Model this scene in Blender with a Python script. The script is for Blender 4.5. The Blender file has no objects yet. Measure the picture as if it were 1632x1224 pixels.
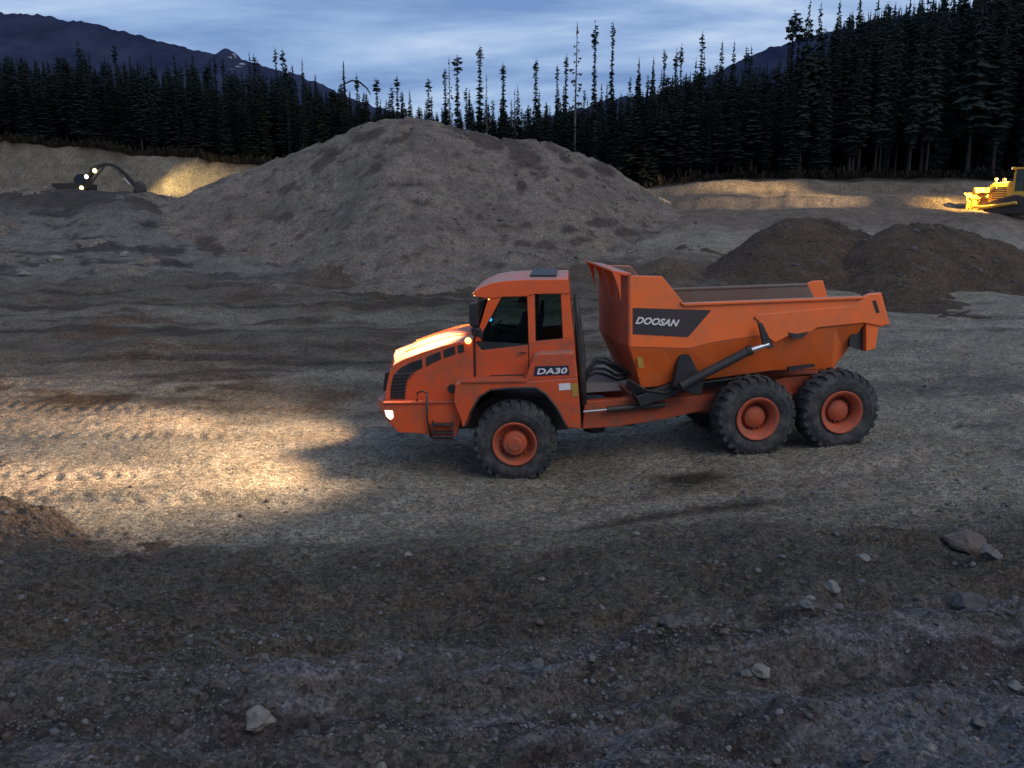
import bpy, bmesh, math, random
import numpy as np
from mathutils import Vector, Matrix, noise as mnoise

random.seed(7)
RNG = np.random.default_rng(11)
SC = bpy.context.scene
COL = SC.collection
rad = math.radians

# ------------------------------------------------------------------ camera
CAM_H, PITCH, FPX = 5.3, rad(12.5), 1358.0
cam_d = bpy.data.cameras.new('camera')
cam_d.sensor_width = 36.0
cam_d.lens = 36.0 * FPX / 1632.0
cam_d.clip_start = 0.1
cam_d.clip_end = 9000
cam = bpy.data.objects.new('camera', cam_d)
COL.objects.link(cam)
cam.location = (0, 0, CAM_H)
cam.rotation_euler = (math.pi / 2 - PITCH, 0, 0)
SC.camera = cam

# ------------------------------------------------------------------ world: overcast dusk sky
SUN_EL, SUN_AZ = 44.0, 140.0          # the brighter part of the dusk sky lies behind the camera
W = bpy.data.worlds.new('World')
SC.world = W
W.use_nodes = True
wn, wl = W.node_tree.nodes, W.node_tree.links
wn.clear()
w_out = wn.new('ShaderNodeOutputWorld')
w_bg = wn.new('ShaderNodeBackground')
w_bg.inputs['Strength'].default_value = 1.0
nsky = wn.new('ShaderNodeTexSky')
nsky.sky_type = 'NISHITA'
nsky.sun_disc = False
nsky.sun_elevation = rad(SUN_EL)
nsky.sun_rotation = rad(SUN_AZ)
tc = wn.new('ShaderNodeTexCoord')
sep = wn.new('ShaderNodeSeparateXYZ')
wl.new(tc.outputs['Generated'], sep.inputs[0])
zz = wn.new('ShaderNodeMath'); zz.operation = 'MAXIMUM'; zz.inputs[1].default_value = 0.0
wl.new(sep.outputs['Z'], zz.inputs[0])
za = wn.new('ShaderNodeMath'); za.operation = 'ADD'; za.inputs[1].default_value = 0.16
wl.new(zz.outputs[0], za.inputs[0])
dx = wn.new('ShaderNodeMath'); dx.operation = 'DIVIDE'
dy = wn.new('ShaderNodeMath'); dy.operation = 'DIVIDE'
wl.new(sep.outputs['X'], dx.inputs[0]); wl.new(za.outputs[0], dx.inputs[1])
wl.new(sep.outputs['Y'], dy.inputs[0]); wl.new(za.outputs[0], dy.inputs[1])
cmb = wn.new('ShaderNodeCombineXYZ')
wl.new(dx.outputs[0], cmb.inputs[0]); wl.new(dy.outputs[0], cmb.inputs[1])
cmap = wn.new('ShaderNodeMapping')
cmap.inputs['Scale'].default_value = (0.55, 1.25, 1)
cmap.inputs['Rotation'].default_value = (0, 0, rad(-14))
wl.new(cmb.outputs[0], cmap.inputs[0])
cn = wn.new('ShaderNodeTexNoise')
cn.inputs['Scale'].default_value = 1.15
cn.inputs['Detail'].default_value = 9
cn.inputs['Roughness'].default_value = 0.56
cn.inputs['Distortion'].default_value = 0.35
wl.new(cmap.outputs[0], cn.inputs['Vector'])
cr = wn.new('ShaderNodeValToRGB')
e = cr.color_ramp.elements
e[0].position = 0.38; e[0].color = (0.150, 0.260, 0.510, 1)
e[1].position = 0.63; e[1].color = (0.490, 0.610, 0.800, 1)
m_ = e.new(0.50); m_.color = (0.280, 0.410, 0.660, 1)
wl.new(cn.outputs['Fac'], cr.inputs[0])
nm = wn.new('ShaderNodeVectorMath'); nm.operation = 'SCALE'; nm.inputs['Scale'].default_value = 0.008
wl.new(nsky.outputs[0], nm.inputs[0])
ad = wn.new('ShaderNodeVectorMath'); ad.operation = 'ADD'
wl.new(cr.outputs[0], ad.inputs[0]); wl.new(nm.outputs[0], ad.inputs[1])
wl.new(ad.outputs[0], w_bg.inputs['Color'])
wl.new(w_bg.outputs[0], w_out.inputs['Surface'])

# soft directional glow of the overcast twilight, from behind the camera
sl = bpy.data.lights.new('sun', 'SUN')
sl.energy = 1.25
sl.angle = rad(40)
sl.color = (1.0, 0.90, 0.77)
sun = bpy.data.objects.new('sun', sl)
COL.objects.link(sun)
sd = Vector((math.sin(rad(SUN_AZ)) * math.cos(rad(SUN_EL)), math.cos(rad(SUN_AZ)) * math.cos(rad(SUN_EL)), math.sin(rad(SUN_EL))))
sun.rotation_euler = sd.to_track_quat('Z', 'Y').to_euler()
sun.location = (0, -10, 30)

SC.view_settings.view_transform = 'Standard'
SC.view_settings.look = 'None'
SC.view_settings.gamma = 1.0
SC.view_settings.exposure = 0.05
SC.view_settings.use_curve_mapping = False
SC.render.engine = 'CYCLES'
SC.cycles.max_bounces = 5
SC.cycles.transparent_max_bounces = 8
SC.cycles.use_denoising = True
SC.cycles.sample_clamp_indirect = 3

# ------------------------------------------------------------------ picture -> world helpers (used to read real sizes off the photograph)
cp, sp_ = math.cos(PITCH), math.sin(PITCH)
def ray(px, py):
    a = (px - 816.0) / FPX
    b = (612.0 - py) / FPX
    return Vector((a, cp + b * sp_, -sp_ + b * cp))

def at_depth(px, py, y):
    d = ray(px, py)
    k = y / d.y
    return Vector((d.x * k, y, CAM_H + d.z * k))

class Unit:
    """A vertical reference plane (the near side of a vehicle). s runs to the right along it, o goes away from the camera, z is up."""
    def __init__(self, px, py, t, yaw):
        d = ray(px, py)
        self.o = Vector((d.x * t, d.y * t, 0))
        self.e = Vector((math.cos(yaw), math.sin(yaw), 0))
        self.n = Vector((-math.sin(yaw), math.cos(yaw), 0))
        self.yaw = yaw
    def w(self, s, o, z):
        return self.o + self.e * s + self.n * o + Vector((0, 0, z))
    def p(self, px, py, o=0.0):
        d = ray(px, py)
        q = self.o + self.n * o
        c = Vector((0, 0, CAM_H))
        k = (q - c).dot(self.n) / d.dot(self.n)
        h = c + d * k
        return ((h - self.o).dot(self.e), h.z)

# ------------------------------------------------------------------ noise
PERM = RNG.permutation(512)
PERM = np.concatenate([PERM, PERM, PERM])
GR = np.stack([np.cos(np.linspace(0, 2 * np.pi, 512, endpoint=False)), np.sin(np.linspace(0, 2 * np.pi, 512, endpoint=False))], 1)
RNG.shuffle(GR)
def pn(x, y):
    x = np.asarray(x, float); y = np.asarray(y, float)
    xi = np.floor(x).astype(int); yi = np.floor(y).astype(int)
    xf = x - xi; yf = y - yi
    u = xf * xf * xf * (xf * (xf * 6 - 15) + 10); v = yf * yf * yf * (yf * (yf * 6 - 15) + 10)
    def g(ix, iy, fx, fy):
        h = PERM[(PERM[ix % 512] + iy) % 512] % 512
        return GR[h, 0] * fx + GR[h, 1] * fy
    a = g(xi, yi, xf, yf); b = g(xi + 1, yi, xf - 1, yf)
    c = g(xi, yi + 1, xf, yf - 1); d = g(xi + 1, yi + 1, xf - 1, yf - 1)
    return ((a + (b - a) * u) * (1 - v) + (c + (d - c) * u) * v) * 1.5
def fbm(x, y, o=4, r=0.5):
    s = 0; a = 1.0; f = 1.0
    for i in range(o):
        s = s + a * pn(x * f + 17.3 * i, y * f - 9.1 * i)
        a *= r; f *= 2.03
    return s
def sst(a, b, x):
    t = np.clip((np.asarray(x, float) - a) / (b - a), 0, 1)
    return t * t * (3 - 2 * t)

# ------------------------------------------------------------------ terrain
YB = [-80, -6, 0, 2, 3.2, 4.3, 5.5, 7.5, 9.6, 12.4, 14, 22, 30, 45, 60, 75, 88, 130, 400, 1200]
ZB = [3.7, 3.7, 3.7, 3.35, 2.75, 1.85, 1.15, 0.85, 0.72, 0.06, 0, 0, 0.25, 1.35, 3.7, 4.75, 4.9, 8, 26, 30]
YR = [-80, -6, 0, 2, 3.2, 4.3, 5.5, 7.5, 9.6, 12.4, 14, 22, 30, 45, 60, 78, 100, 140, 400, 1200]
ZR = [3.7, 3.7, 3.7, 3.35, 2.75, 1.85, 1.2, 1.0, 0.9, 0.25, 0.1, 0, 0.25, 1.5, 4.2, 6.7, 8, 12, 32, 36]
def ridge_line(x, y, pts, w, h):
    """soft ridge of earth along a polyline"""
    best = np.full(np.shape(x), 1e9)
    for (x0, y0), (x1, y1) in zip(pts[:-1], pts[1:]):
        ddx, ddy = x1 - x0, y1 - y0
        t = np.clip(((x - x0) * ddx + (y - y0) * ddy) / (ddx * ddx + ddy * ddy), 0, 1)
        best = np.minimum(best, np.hypot(x - x0 - t * ddx, y - y0 - t * ddy))
    return h * np.exp(-(best / w) ** 2)
BEAM_RIDGE_A = [(46, 69.5), (32, 70.2), (20, 71.0), (11, 70.0)]
BEAM_RIDGE_B = [(31, 62.2), (24, 62.8), (16, 63.3), (8, 62.6)]
RUTS = [[(7.0, 16.3), (10, 17.6), (13.5, 20.5), (17, 25.5), (19, 33)], [(6.8, 18.7), (9, 19.8), (11.8, 22.4), (14.8, 27), (16.5, 34)],
        [(-18, 23.5), (-9, 24.2), (-2, 25.8), (5, 29), (14, 35)], [(-18, 26.2), (-9, 26.8), (-3, 28.2), (4, 31.6), (12, 37.5)],
        [(-14, 15.0), (-7, 14.4), (0, 13.9), (5, 14.3), (12, 16.2)]]
def terrain(x, y):
    x = np.asarray(x, float); y = np.asarray(y, float)
    yy = np.maximum(y, 3.0)
    u = x / yy
    zl = np.interp(y, YB, ZB); zr = np.interp(y, YR, ZR)
    m = sst(0.05, 0.25, u)
    z = zl * (1 - m) + zr * m
    # ramp up towards the right, where the rear axles stand
    s = np.interp(x, [0.8, 4.0, 5.2, 6.9, 12, 25], [0, 0.27, 0.31, 0.40, 0.62, 0.9])
    z = z + s * sst(10.5, 14, y) * (1 - sst(26, 42, y))
    # dark ridge in front of the excavator (left)
    lm = 1 - sst(-0.46, -0.33, u)
    z = z + lm * 1.75 * np.exp(-((y - 61.5) / 8.0) ** 2)
    # cut bank behind the excavator
    top = np.interp(u, [-0.9, -0.6, -0.3, 0, 0.12, 0.22], [11.6, 11.0, 8.5, 7.2, 6.2, 5.4])
    cut = sst(0, 1, (y - 88.5 - 1.2 * fbm(x * 0.12, y * 0.0 + 3, 3)) / 4.0)
    z = z + (1 - m) * cut * np.maximum(top - np.interp(y, YB, ZB), 0) * (1 - sst(110, 240, y))
    # low ridges added to catch the dozer's beams
    z = z + ridge_line(x, y, BEAM_RIDGE_A, 0.6, 0.80) + ridge_line(x, y, BEAM_RIDGE_B, 0.5, 0.60)
    # low soil berms before the big mound
    z = z + (0.55 + 0.5 * pn(x * 0.35, y * 0.1)) * np.exp(-((y - 44.5 - 1.6 * pn(x * 0.16, 4.0)) / 1.5) ** 2) * sst(-0.27, -0.2, u) * (1 - sst(0.18, 0.26, u))
    z = z + (0.35 + 0.5 * pn(x * 0.3, 8.2)) * np.exp(-((y - 31 - 0.22 * x) / 1.6) ** 2) * (1 - sst(-0.3, -0.05, u))
    # undulation
    near = 1 - sst(10.5, 13.5, y)
    far = sst(24, 40, y)
    z = z + 0.16 * fbm(x * 0.22, y * 0.22, 4) * (0.35 + near + 1.6 * far * (1 - 0.65 * sst(0.1, 0.2, u) * sst(56, 62, y)))
    z = z + near * (0.16 * fbm(x * 0.55 + y * 0.2, (y - 0.30 * x) * 1.25, 4, 0.55) + 0.05 * fbm(x * 3.1, y * 3.1, 3)) * sst(1, 4, y)
    # diagonal furrows on the bank in the foreground
    q = y - 0.16 * x
    z = z + 0.13 * np.exp(-((q - 7.25) / 0.45) ** 2) + 0.10 * np.exp(-((q - 5.7) / 0.3) ** 2) - 0.14 * np.exp(-((q - 6.5) / 0.35) ** 2)
    # ruts and bumps of the haul road
    road = sst(11.5, 13.5, y) * (1 - sst(26, 34, y))
    z = z + road * (0.035 * fbm(x * 0.5, y * 2.2, 4) + 0.018 * fbm(x * 4, y * 4, 3))
    # tyre tread prints, left
    tr = np.exp(-((y - 17.9 + 0.08 * x) / 0.34) ** 2) + np.exp(-((y - 20.1 + 0.10 * x) / 0.34) ** 2) + 0.8 * np.exp(-((y - 15.4 + 0.05 * x) / 0.32) ** 2)
    z = z - tr * (1 - sst(-6.5, -3.5, x)) * (0.035 + 0.022 * np.sin(x * 17 + 3 * pn(x * 0.8, y * 1.3) + 4.0 * np.abs(((y * 3) % 2) - 1)))
    for rt_ in RUTS:
        dline = ridge_line(x, y, rt_, 0.26, 1.0); edge = ridge_line(x, y, rt_, 0.52, 1.0)
        z = z + 0.045 * edge - dline * (0.095 + 0.022 * np.sin(x * 15 + 5 * np.abs(((y * 2.6) % 2) - 1)))
    for wx, wy in ((0.05, 15.65), (4.70, 16.05), (6.45, 16.25), (0.05, 18.0), (4.5, 18.4), (6.2, 18.6)):
        z = z + 0.07 * np.exp(-(((x - wx) / 0.75) ** 2 + ((y - wy) / 0.5) ** 2))
    z = z + far * (1 - 0.6 * sst(0.1, 0.2, u)) * (0.10 * fbm(x * 0.9, y * 0.9, 4)) * (1 - sst(150, 300, y))
    # little pit on the slope
    hp = PIT
    z = z - 0.22 * np.exp(-(((x - hp[0]) / 0.33) ** 2 + ((y - hp[1]) / 0.42) ** 2))
    # back of the valley rises a little so that trees stack up
    return z
PIT = (-0.25, 10.3)

def hit(px, py, y0=2.5, y1=140):
    d = ray(px, py)
    ys = np.concatenate([np.arange(y0, 30, 0.04), np.arange(30, y1, 0.2)])
    k = ys / d.y
    g = terrain(d.x * k, ys) - (CAM_H + d.z * k)
    i = np.argmax(g > 0)
    return Vector((d.x * k[i], ys[i], float(terrain(d.x * k[i], ys[i]))))

# ------------------------------------------------------------------ materials
def new_mat(name):
    m = bpy.data.materials.new(name)
    m.use_nodes = True
    return m, m.node_tree.nodes, m.node_tree.links, m.node_tree.nodes['Principled BSDF']
def mixc(n, l, a, b, fac, mode='MIX'):
    x = n.new('ShaderNodeMix'); x.data_type = 'RGBA'; x.blend_type = mode
    for sock, v in ((x.inputs[6], a), (x.inputs[7], b)):
        if isinstance(v, tuple): sock.default_value = (*v[:3], 1)
        else: l.new(v, sock)
    if isinstance(fac, float): x.inputs[0].default_value = fac
    else: l.new(fac, x.inputs[0])
    return x.outputs[2]
def noise_ramp(n, l, vec, scale, lo, hi, detail=5, rough=0.6):
    t = n.new('ShaderNodeTexNoise'); t.inputs['Scale'].default_value = scale
    t.inputs['Detail'].default_value = detail; t.inputs['Roughness'].default_value = rough
    l.new(vec, t.inputs['Vector'])
    r = n.new('ShaderNodeMapRange'); r.inputs[1].default_value = lo; r.inputs[2].default_value = hi
    l.new(t.outputs['Fac'], r.inputs[0])
    return r.outputs[0]

def dirty_mat(name, col, dust=(0.16, 0.135, 0.115), amount=0.35, rough=0.45, metal=0.0, scale=2.2, bump=0.0, coat=0.0, topdust=0.0):
    m, n, l, b = new_mat(name)
    t = n.new('ShaderNodeTexCoord')
    f1 = noise_ramp(n, l, t.outputs['Object'], scale, 0.45, 0.70, 9, 0.72)
    f2 = noise_ramp(n, l, t.outputs['Object'], scale * 9, 0.40, 0.85, 5, 0.7)
    mm = n.new('ShaderNodeMath'); mm.operation = 'MULTIPLY_ADD'; mm.inputs[1].default_value = amount
    l.new(f1, mm.inputs[0])
    m2 = n.new('ShaderNodeMath'); m2.operation = 'MULTIPLY'; m2.inputs[1].default_value = amount * 0.55
    l.new(f2, m2.inputs[0]); l.new(m2.outputs[0], mm.inputs[2])
    c = mixc(n, l, col, dust, mm.outputs[0])
    if topdust:
        gm = n.new('ShaderNodeNewGeometry'); sz = n.new('ShaderNodeSeparateXYZ'); l.new(gm.outputs['Normal'], sz.inputs[0])
        mr = n.new('ShaderNodeMapRange'); mr.inputs[1].default_value = 0.45; mr.inputs[2].default_value = 0.95; mr.inputs[4].default_value = topdust
        l.new(sz.outputs['Z'], mr.inputs[0])
        f3 = noise_ramp(n, l, t.outputs['Object'], 3.0, 0.2, 0.6, 6, 0.6)
        m3 = n.new('ShaderNodeMath'); m3.operation = 'MULTIPLY'; l.new(mr.outputs[0], m3.inputs[0]); l.new(f3, m3.inputs[1])
        c = mixc(n, l, c, (0.24, 0.19, 0.165), m3.outputs[0])
    l.new(c, b.inputs['Base Color'])
    r = n.new('ShaderNodeMapRange'); r.inputs[3].default_value = rough; r.inputs[4].default_value = min(1, rough + 0.4)
    l.new(mm.outputs[0], r.inputs[0]); l.new(r.outputs[0], b.inputs['Roughness'])
    b.inputs['Metallic'].default_value = metal
    if coat: b.inputs['Coat Weight'].default_value = coat
    if bump:
        bp = n.new('ShaderNodeBump'); bp.inputs['Strength'].default_value = bump; bp.inputs['Distance'].default_value = 0.02
        l.new(f2, bp.inputs['Height']); l.new(bp.outputs[0], b.inputs['Normal'])
    return m

def glow_mat(name, col, strength):
    m, n, l, b = new_mat(name)
    b.inputs['Base Color'].default_value = (0.8, 0.8, 0.8, 1)
    b.inputs['Emission Color'].default_value = (*col, 1)
    b.inputs['Emission Strength'].default_value = strength
    return m

ORANGE = dirty_mat('orange_paint', (0.78, 0.105, 0.016), dust=(0.34, 0.10, 0.05), amount=0.40, rough=0.42, scale=1.3, topdust=0.85)
ORANGE_SHADE = dirty_mat('orange_paint_shaded', (0.64, 0.082, 0.014), dust=(0.20, 0.085, 0.050), amount=0.80, rough=0.5, scale=1.7, topdust=0.7)  # shade of the lower cab put into a darker, dustier orange
ORANGE_B = dirty_mat('orange_paint_body', (0.90, 0.150, 0.018), dust=(0.38, 0.14, 0.07), amount=0.50, rough=0.5, scale=1.1, topdust=0.85)
ORANGE_D = dirty_mat('orange_paint_dusty', (0.46, 0.070, 0.020), dust=(0.17, 0.085, 0.06), amount=0.85, rough=0.6, scale=3.5)
SCUFF = dirty_mat('scuffed_bed_steel', (0.15, 0.085, 0.060), dust=(0.16, 0.130, 0.112), amount=1.0, rough=0.6, scale=2.0)
BLACK = dirty_mat('black_plastic', (0.012, 0.012, 0.014), dust=(0.07, 0.065, 0.06), amount=0.35, rough=0.5)
DECAL = dirty_mat('charcoal_decal', (0.035, 0.028, 0.030), dust=(0.07, 0.045, 0.035), amount=0.4, rough=0.5)
RUBBER = dirty_mat('tyre_rubber', (0.016, 0.018, 0.022), dust=(0.10, 0.093, 0.085), amount=0.95, rough=0.85, scale=4, bump=0.3)
STEEL = dirty_mat('dark_steel', (0.035, 0.033, 0.034), dust=(0.09, 0.075, 0.065), amount=0.6, rough=0.5, metal=0.3, scale=5)
CHROME = dirty_mat('chrome_rod', (0.75, 0.74, 0.72), dust=(0.3, 0.28, 0.25), amount=0.3, rough=0.2, metal=0.9)
HOSE = dirty_mat('rubber_hose', (0.014, 0.018, 0.017), dust=(0.06, 0.06, 0.055), amount=0.4, rough=0.6)
WHITE = dirty_mat('white_lettering', (0.74, 0.70, 0.68), dust=(0.45, 0.38, 0.34), amount=0.5, rough=0.6, scale=12)
NAVY = dirty_mat('navy_badge', (0.012, 0.016, 0.045), dust=(0.06, 0.05, 0.06), amount=0.4, rough=0.5)
YSTICK = dirty_mat('yellow_sticker', (0.45, 0.25, 0.03), dust=(0.2, 0.12, 0.06), amount=0.7, rough=0.6, scale=10)
YELLOW = dirty_mat('yellow_paint', (0.75, 0.40, 0.035), dust=(0.22, 0.15, 0.08), amount=0.5, rough=0.5, scale=1.8)
EXC = dirty_mat('excavator_paint', (0.018, 0.014, 0.011), dust=(0.035, 0.028, 0.022), amount=0.6, rough=0.6)
SEAT = dirty_mat('seat_fabric', (0.02, 0.02, 0.024), amount=0.2, rough=0.9)
SKIN = dirty_mat('skin', (0.42, 0.24, 0.17), dust=(0.35, 0.2, 0.15), amount=0.2, rough=0.6)
CLOTH = dirty_mat('dark_jacket', (0.03, 0.035, 0.045), amount=0.2, rough=0.9)
HAIR = dirty_mat('dark_cap', (0.02, 0.018, 0.018), amount=0.1, rough=0.9)
GL_WARM = glow_mat('lamp_warm', (1.0, 0.60, 0.25), 3.6)
GL_AMBER = glow_mat('lamp_amber', (1.0, 0.42, 0.06), 5)
GL_WHITE = glow_mat('lamp_white', (1.0, 0.84, 0.62), 4)
GL_BLUE = glow_mat('screen_blue', (0.05, 0.45, 1.0), 2.4)

def glass_mat():
    m, n, l, b = new_mat('tinted_glass')
    tr = n.new('ShaderNodeBsdfTransparent'); tr.inputs[0].default_value = (0.66, 0.73, 0.71, 1)
    gl = n.new('ShaderNodeBsdfGlossy'); gl.inputs['Roughness'].default_value = 0.06
    gl.inputs[0].default_value = (0.7, 0.75, 0.8, 1)
    fr = n.new('ShaderNodeFresnel'); fr.inputs[0].default_value = 1.45
    mx = n.new('ShaderNodeMixShader')
    l.new(fr.outputs[0], mx.inputs[0]); l.new(tr.outputs[0], mx.inputs[1]); l.new(gl.outputs[0], mx.inputs[2])
    l.new(mx.outputs[0], n['Material Output'].inputs[0])
    return m
GLASS = glass_mat()

def ground_mat(name, attr=True, col=(0.16, 0.145, 0.135), patch=None, patch_amt=0.0):
    m, n, l, b = new_mat(name)
    g = n.new('ShaderNodeNewGeometry')
    P = g.outputs['Position']
    if attr:
        a = n.new('ShaderNodeVertexColor'); a.layer_name = 'soil'
        base = a.outputs['Color']
    else:
        rgb = n.new('ShaderNodeRGB'); rgb.outputs[0].default_value = (*col, 1); base = rgb.outputs[0]
    if patch:
        f = noise_ramp(n, l, P, 0.15, 0.50, 0.60, 9, 0.74)
        mm = n.new('ShaderNodeMath'); mm.operation = 'MULTIPLY'; mm.inputs[1].default_value = patch_amt
        l.new(f, mm.inputs[0])
        base = mixc(n, l, base, patch, mm.outputs[0])
    # broad tonal mottling
    f = noise_ramp(n, l, P, 0.9, 0.3, 0.75, 7, 0.65)
    v = n.new('ShaderNodeMapRange'); v.inputs[3].default_value = 0.52; v.inputs[4].default_value = 1.06
    l.new(f, v.inputs[0])
    vm = n.new('ShaderNodeVectorMath'); vm.operation = 'SCALE'
    l.new(base, vm.inputs[0]); l.new(v.outputs[0], vm.inputs['Scale'])
    # hue drift: reddish brown / blue grey
    f = noise_ramp(n, l, P, 2.3, 0.35, 0.7, 6, 0.7)
    hue = mixc(n, l, (1.00, 1.02, 0.97), (1.19, 1.03, 0.88), f)
    c1 = mixc(n, l, vm.outputs[0], hue, 1.0, 'MULTIPLY')
    # single stones and grit as small cells
    vo = n.new('ShaderNodeTexVoronoi'); vo.inputs['Scale'].default_value = 16
    l.new(P, vo.inputs['Vector'])
    sepc = n.new('ShaderNodeSeparateColor'); l.new(vo.outputs['Color'], sepc.inputs[0])
    r = n.new('ShaderNodeMapRange'); r.inputs[3].default_value = 0.62; r.inputs[4].default_value = 1.42
    l.new(sepc.outputs[0], r.inputs[0])
    vo2 = n.new('ShaderNodeTexVoronoi'); vo2.inputs['Scale'].default_value = 42
    l.new(P, vo2.inputs['Vector'])
    s2 = n.new('ShaderNodeSeparateColor'); l.new(vo2.outputs['Color'], s2.inputs[0])
    r2 = n.new('ShaderNodeMapRange'); r2.inputs[3].default_value = 0.6; r2.inputs[4].default_value = 1.45
    l.new(s2.outputs[0], r2.inputs[0])
    mu = n.new('ShaderNodeMath'); mu.operation = 'MULTIPLY'
    l.new(r.outputs[0], mu.inputs[0]); l.new(r2.outputs[0], mu.inputs[1])
    v2 = n.new('ShaderNodeVectorMath'); v2.operation = 'SCALE'
    l.new(c1, v2.inputs[0]); l.new(mu.outputs[0], v2.inputs['Scale'])
    l.new(v2.outputs[0], b.inputs['Base Color'])
    b.inputs['Roughness'].default_value = 0.95
    b.inputs['Specular IOR Level'].default_value = 0.15
    # relief
    t1 = n.new('ShaderNodeTexNoise'); t1.inputs['Scale'].default_value = 5; t1.inputs['Detail'].default_value = 9; t1.inputs['Roughness'].default_value = 0.72
    l.new(P, t1.inputs['Vector'])
    ma = n.new('ShaderNodeMath'); ma.operation = 'MULTIPLY_ADD'; ma.inputs[1].default_value = -0.25
    l.new(vo.outputs['Distance'], ma.inputs[0]); l.new(t1.outputs['Fac'], ma.inputs[2])
    bp = n.new('ShaderNodeBump'); bp.inputs['Strength'].default_value = 0.9; bp.inputs['Distance'].default_value = 0.16
    l.new(ma.outputs[0], bp.inputs['Height']); l.new(bp.outputs[0], b.inputs['Normal'])
    return m
M_GROUND = ground_mat('gravelly_ground')
M_MOUND = ground_mat('mound_gravel')
M_PILE = ground_mat('dark_soil_pile', False, (0.082, 0.062, 0.048), (0.050, 0.037, 0.030), 0.6)

def rock_mat(name, col):
    m, n, l, b = new_mat(name)
    t = n.new('ShaderNodeTexCoord')
    f = noise_ramp(n, l, t.outputs['Object'], 6, 0.3, 0.75, 8, 0.7)
    c = mixc(n, l, tuple(x * 0.62 for x in col), tuple(x * 1.25 for x in col), f)
    l.new(c, b.inputs['Base Color']); b.inputs['Roughness'].default_value = 0.9
    bp = n.new('ShaderNodeBump'); bp.inputs['Strength'].default_value = 0.5; bp.inputs['Distance'].default_value = 0.03
    l.new(f, bp.inputs['Height']); l.new(bp.outputs[0], b.inputs['Normal'])
    return m
R_PALE = rock_mat('pale_rock', (0.175, 0.165, 0.15))
R_GREY = rock_mat('grey_rock', (0.11, 0.105, 0.105))
R_DARK = rock_mat('dark_rock', (0.075, 0.07, 0.07))
R_RED = rock_mat('reddish_rock', (0.105, 0.080, 0.068))

def leaf_mat(name, a, b2):
    m, n, l, b = new_mat(name)
    t = n.new('ShaderNodeNewGeometry')
    f = noise_ramp(n, l, t.outputs['Position'], 0.8, 0.3, 0.7, 4, 0.6)
    l.new(mixc(n, l, a, b2, f), b.inputs['Base Color'])
    b.inputs['Roughness'].default_value = 0.9; b.inputs['Specular IOR Level'].default_value = 0.1
    return m
LEAF = leaf_mat('spruce_needles', (0.012, 0.017, 0.016), (0.022, 0.030, 0.026))  # needle colour lifted a little in place of haze
BARK = leaf_mat('spruce_bark', (0.020, 0.016, 0.014), (0.038, 0.031, 0.027))
DEADW = leaf_mat('weathered_wood', (0.08, 0.075, 0.07), (0.11, 0.10, 0.095))

# ------------------------------------------------------------------ mesh builder
def tag(o, label=None, cat=None, group=None, kind=None):
    if label: o['label'] = label
    if cat: o['category'] = cat
    if group: o['group'] = group
    if kind: o['kind'] = kind
    return o
def empty(name, loc=(0, 0, 0), rz=0.0):
    o = bpy.data.objects.new(name, None); COL.objects.link(o)
    o.location = loc; o.rotation_euler = (0, 0, rz); o.empty_display_size = 0.3
    return o

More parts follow.
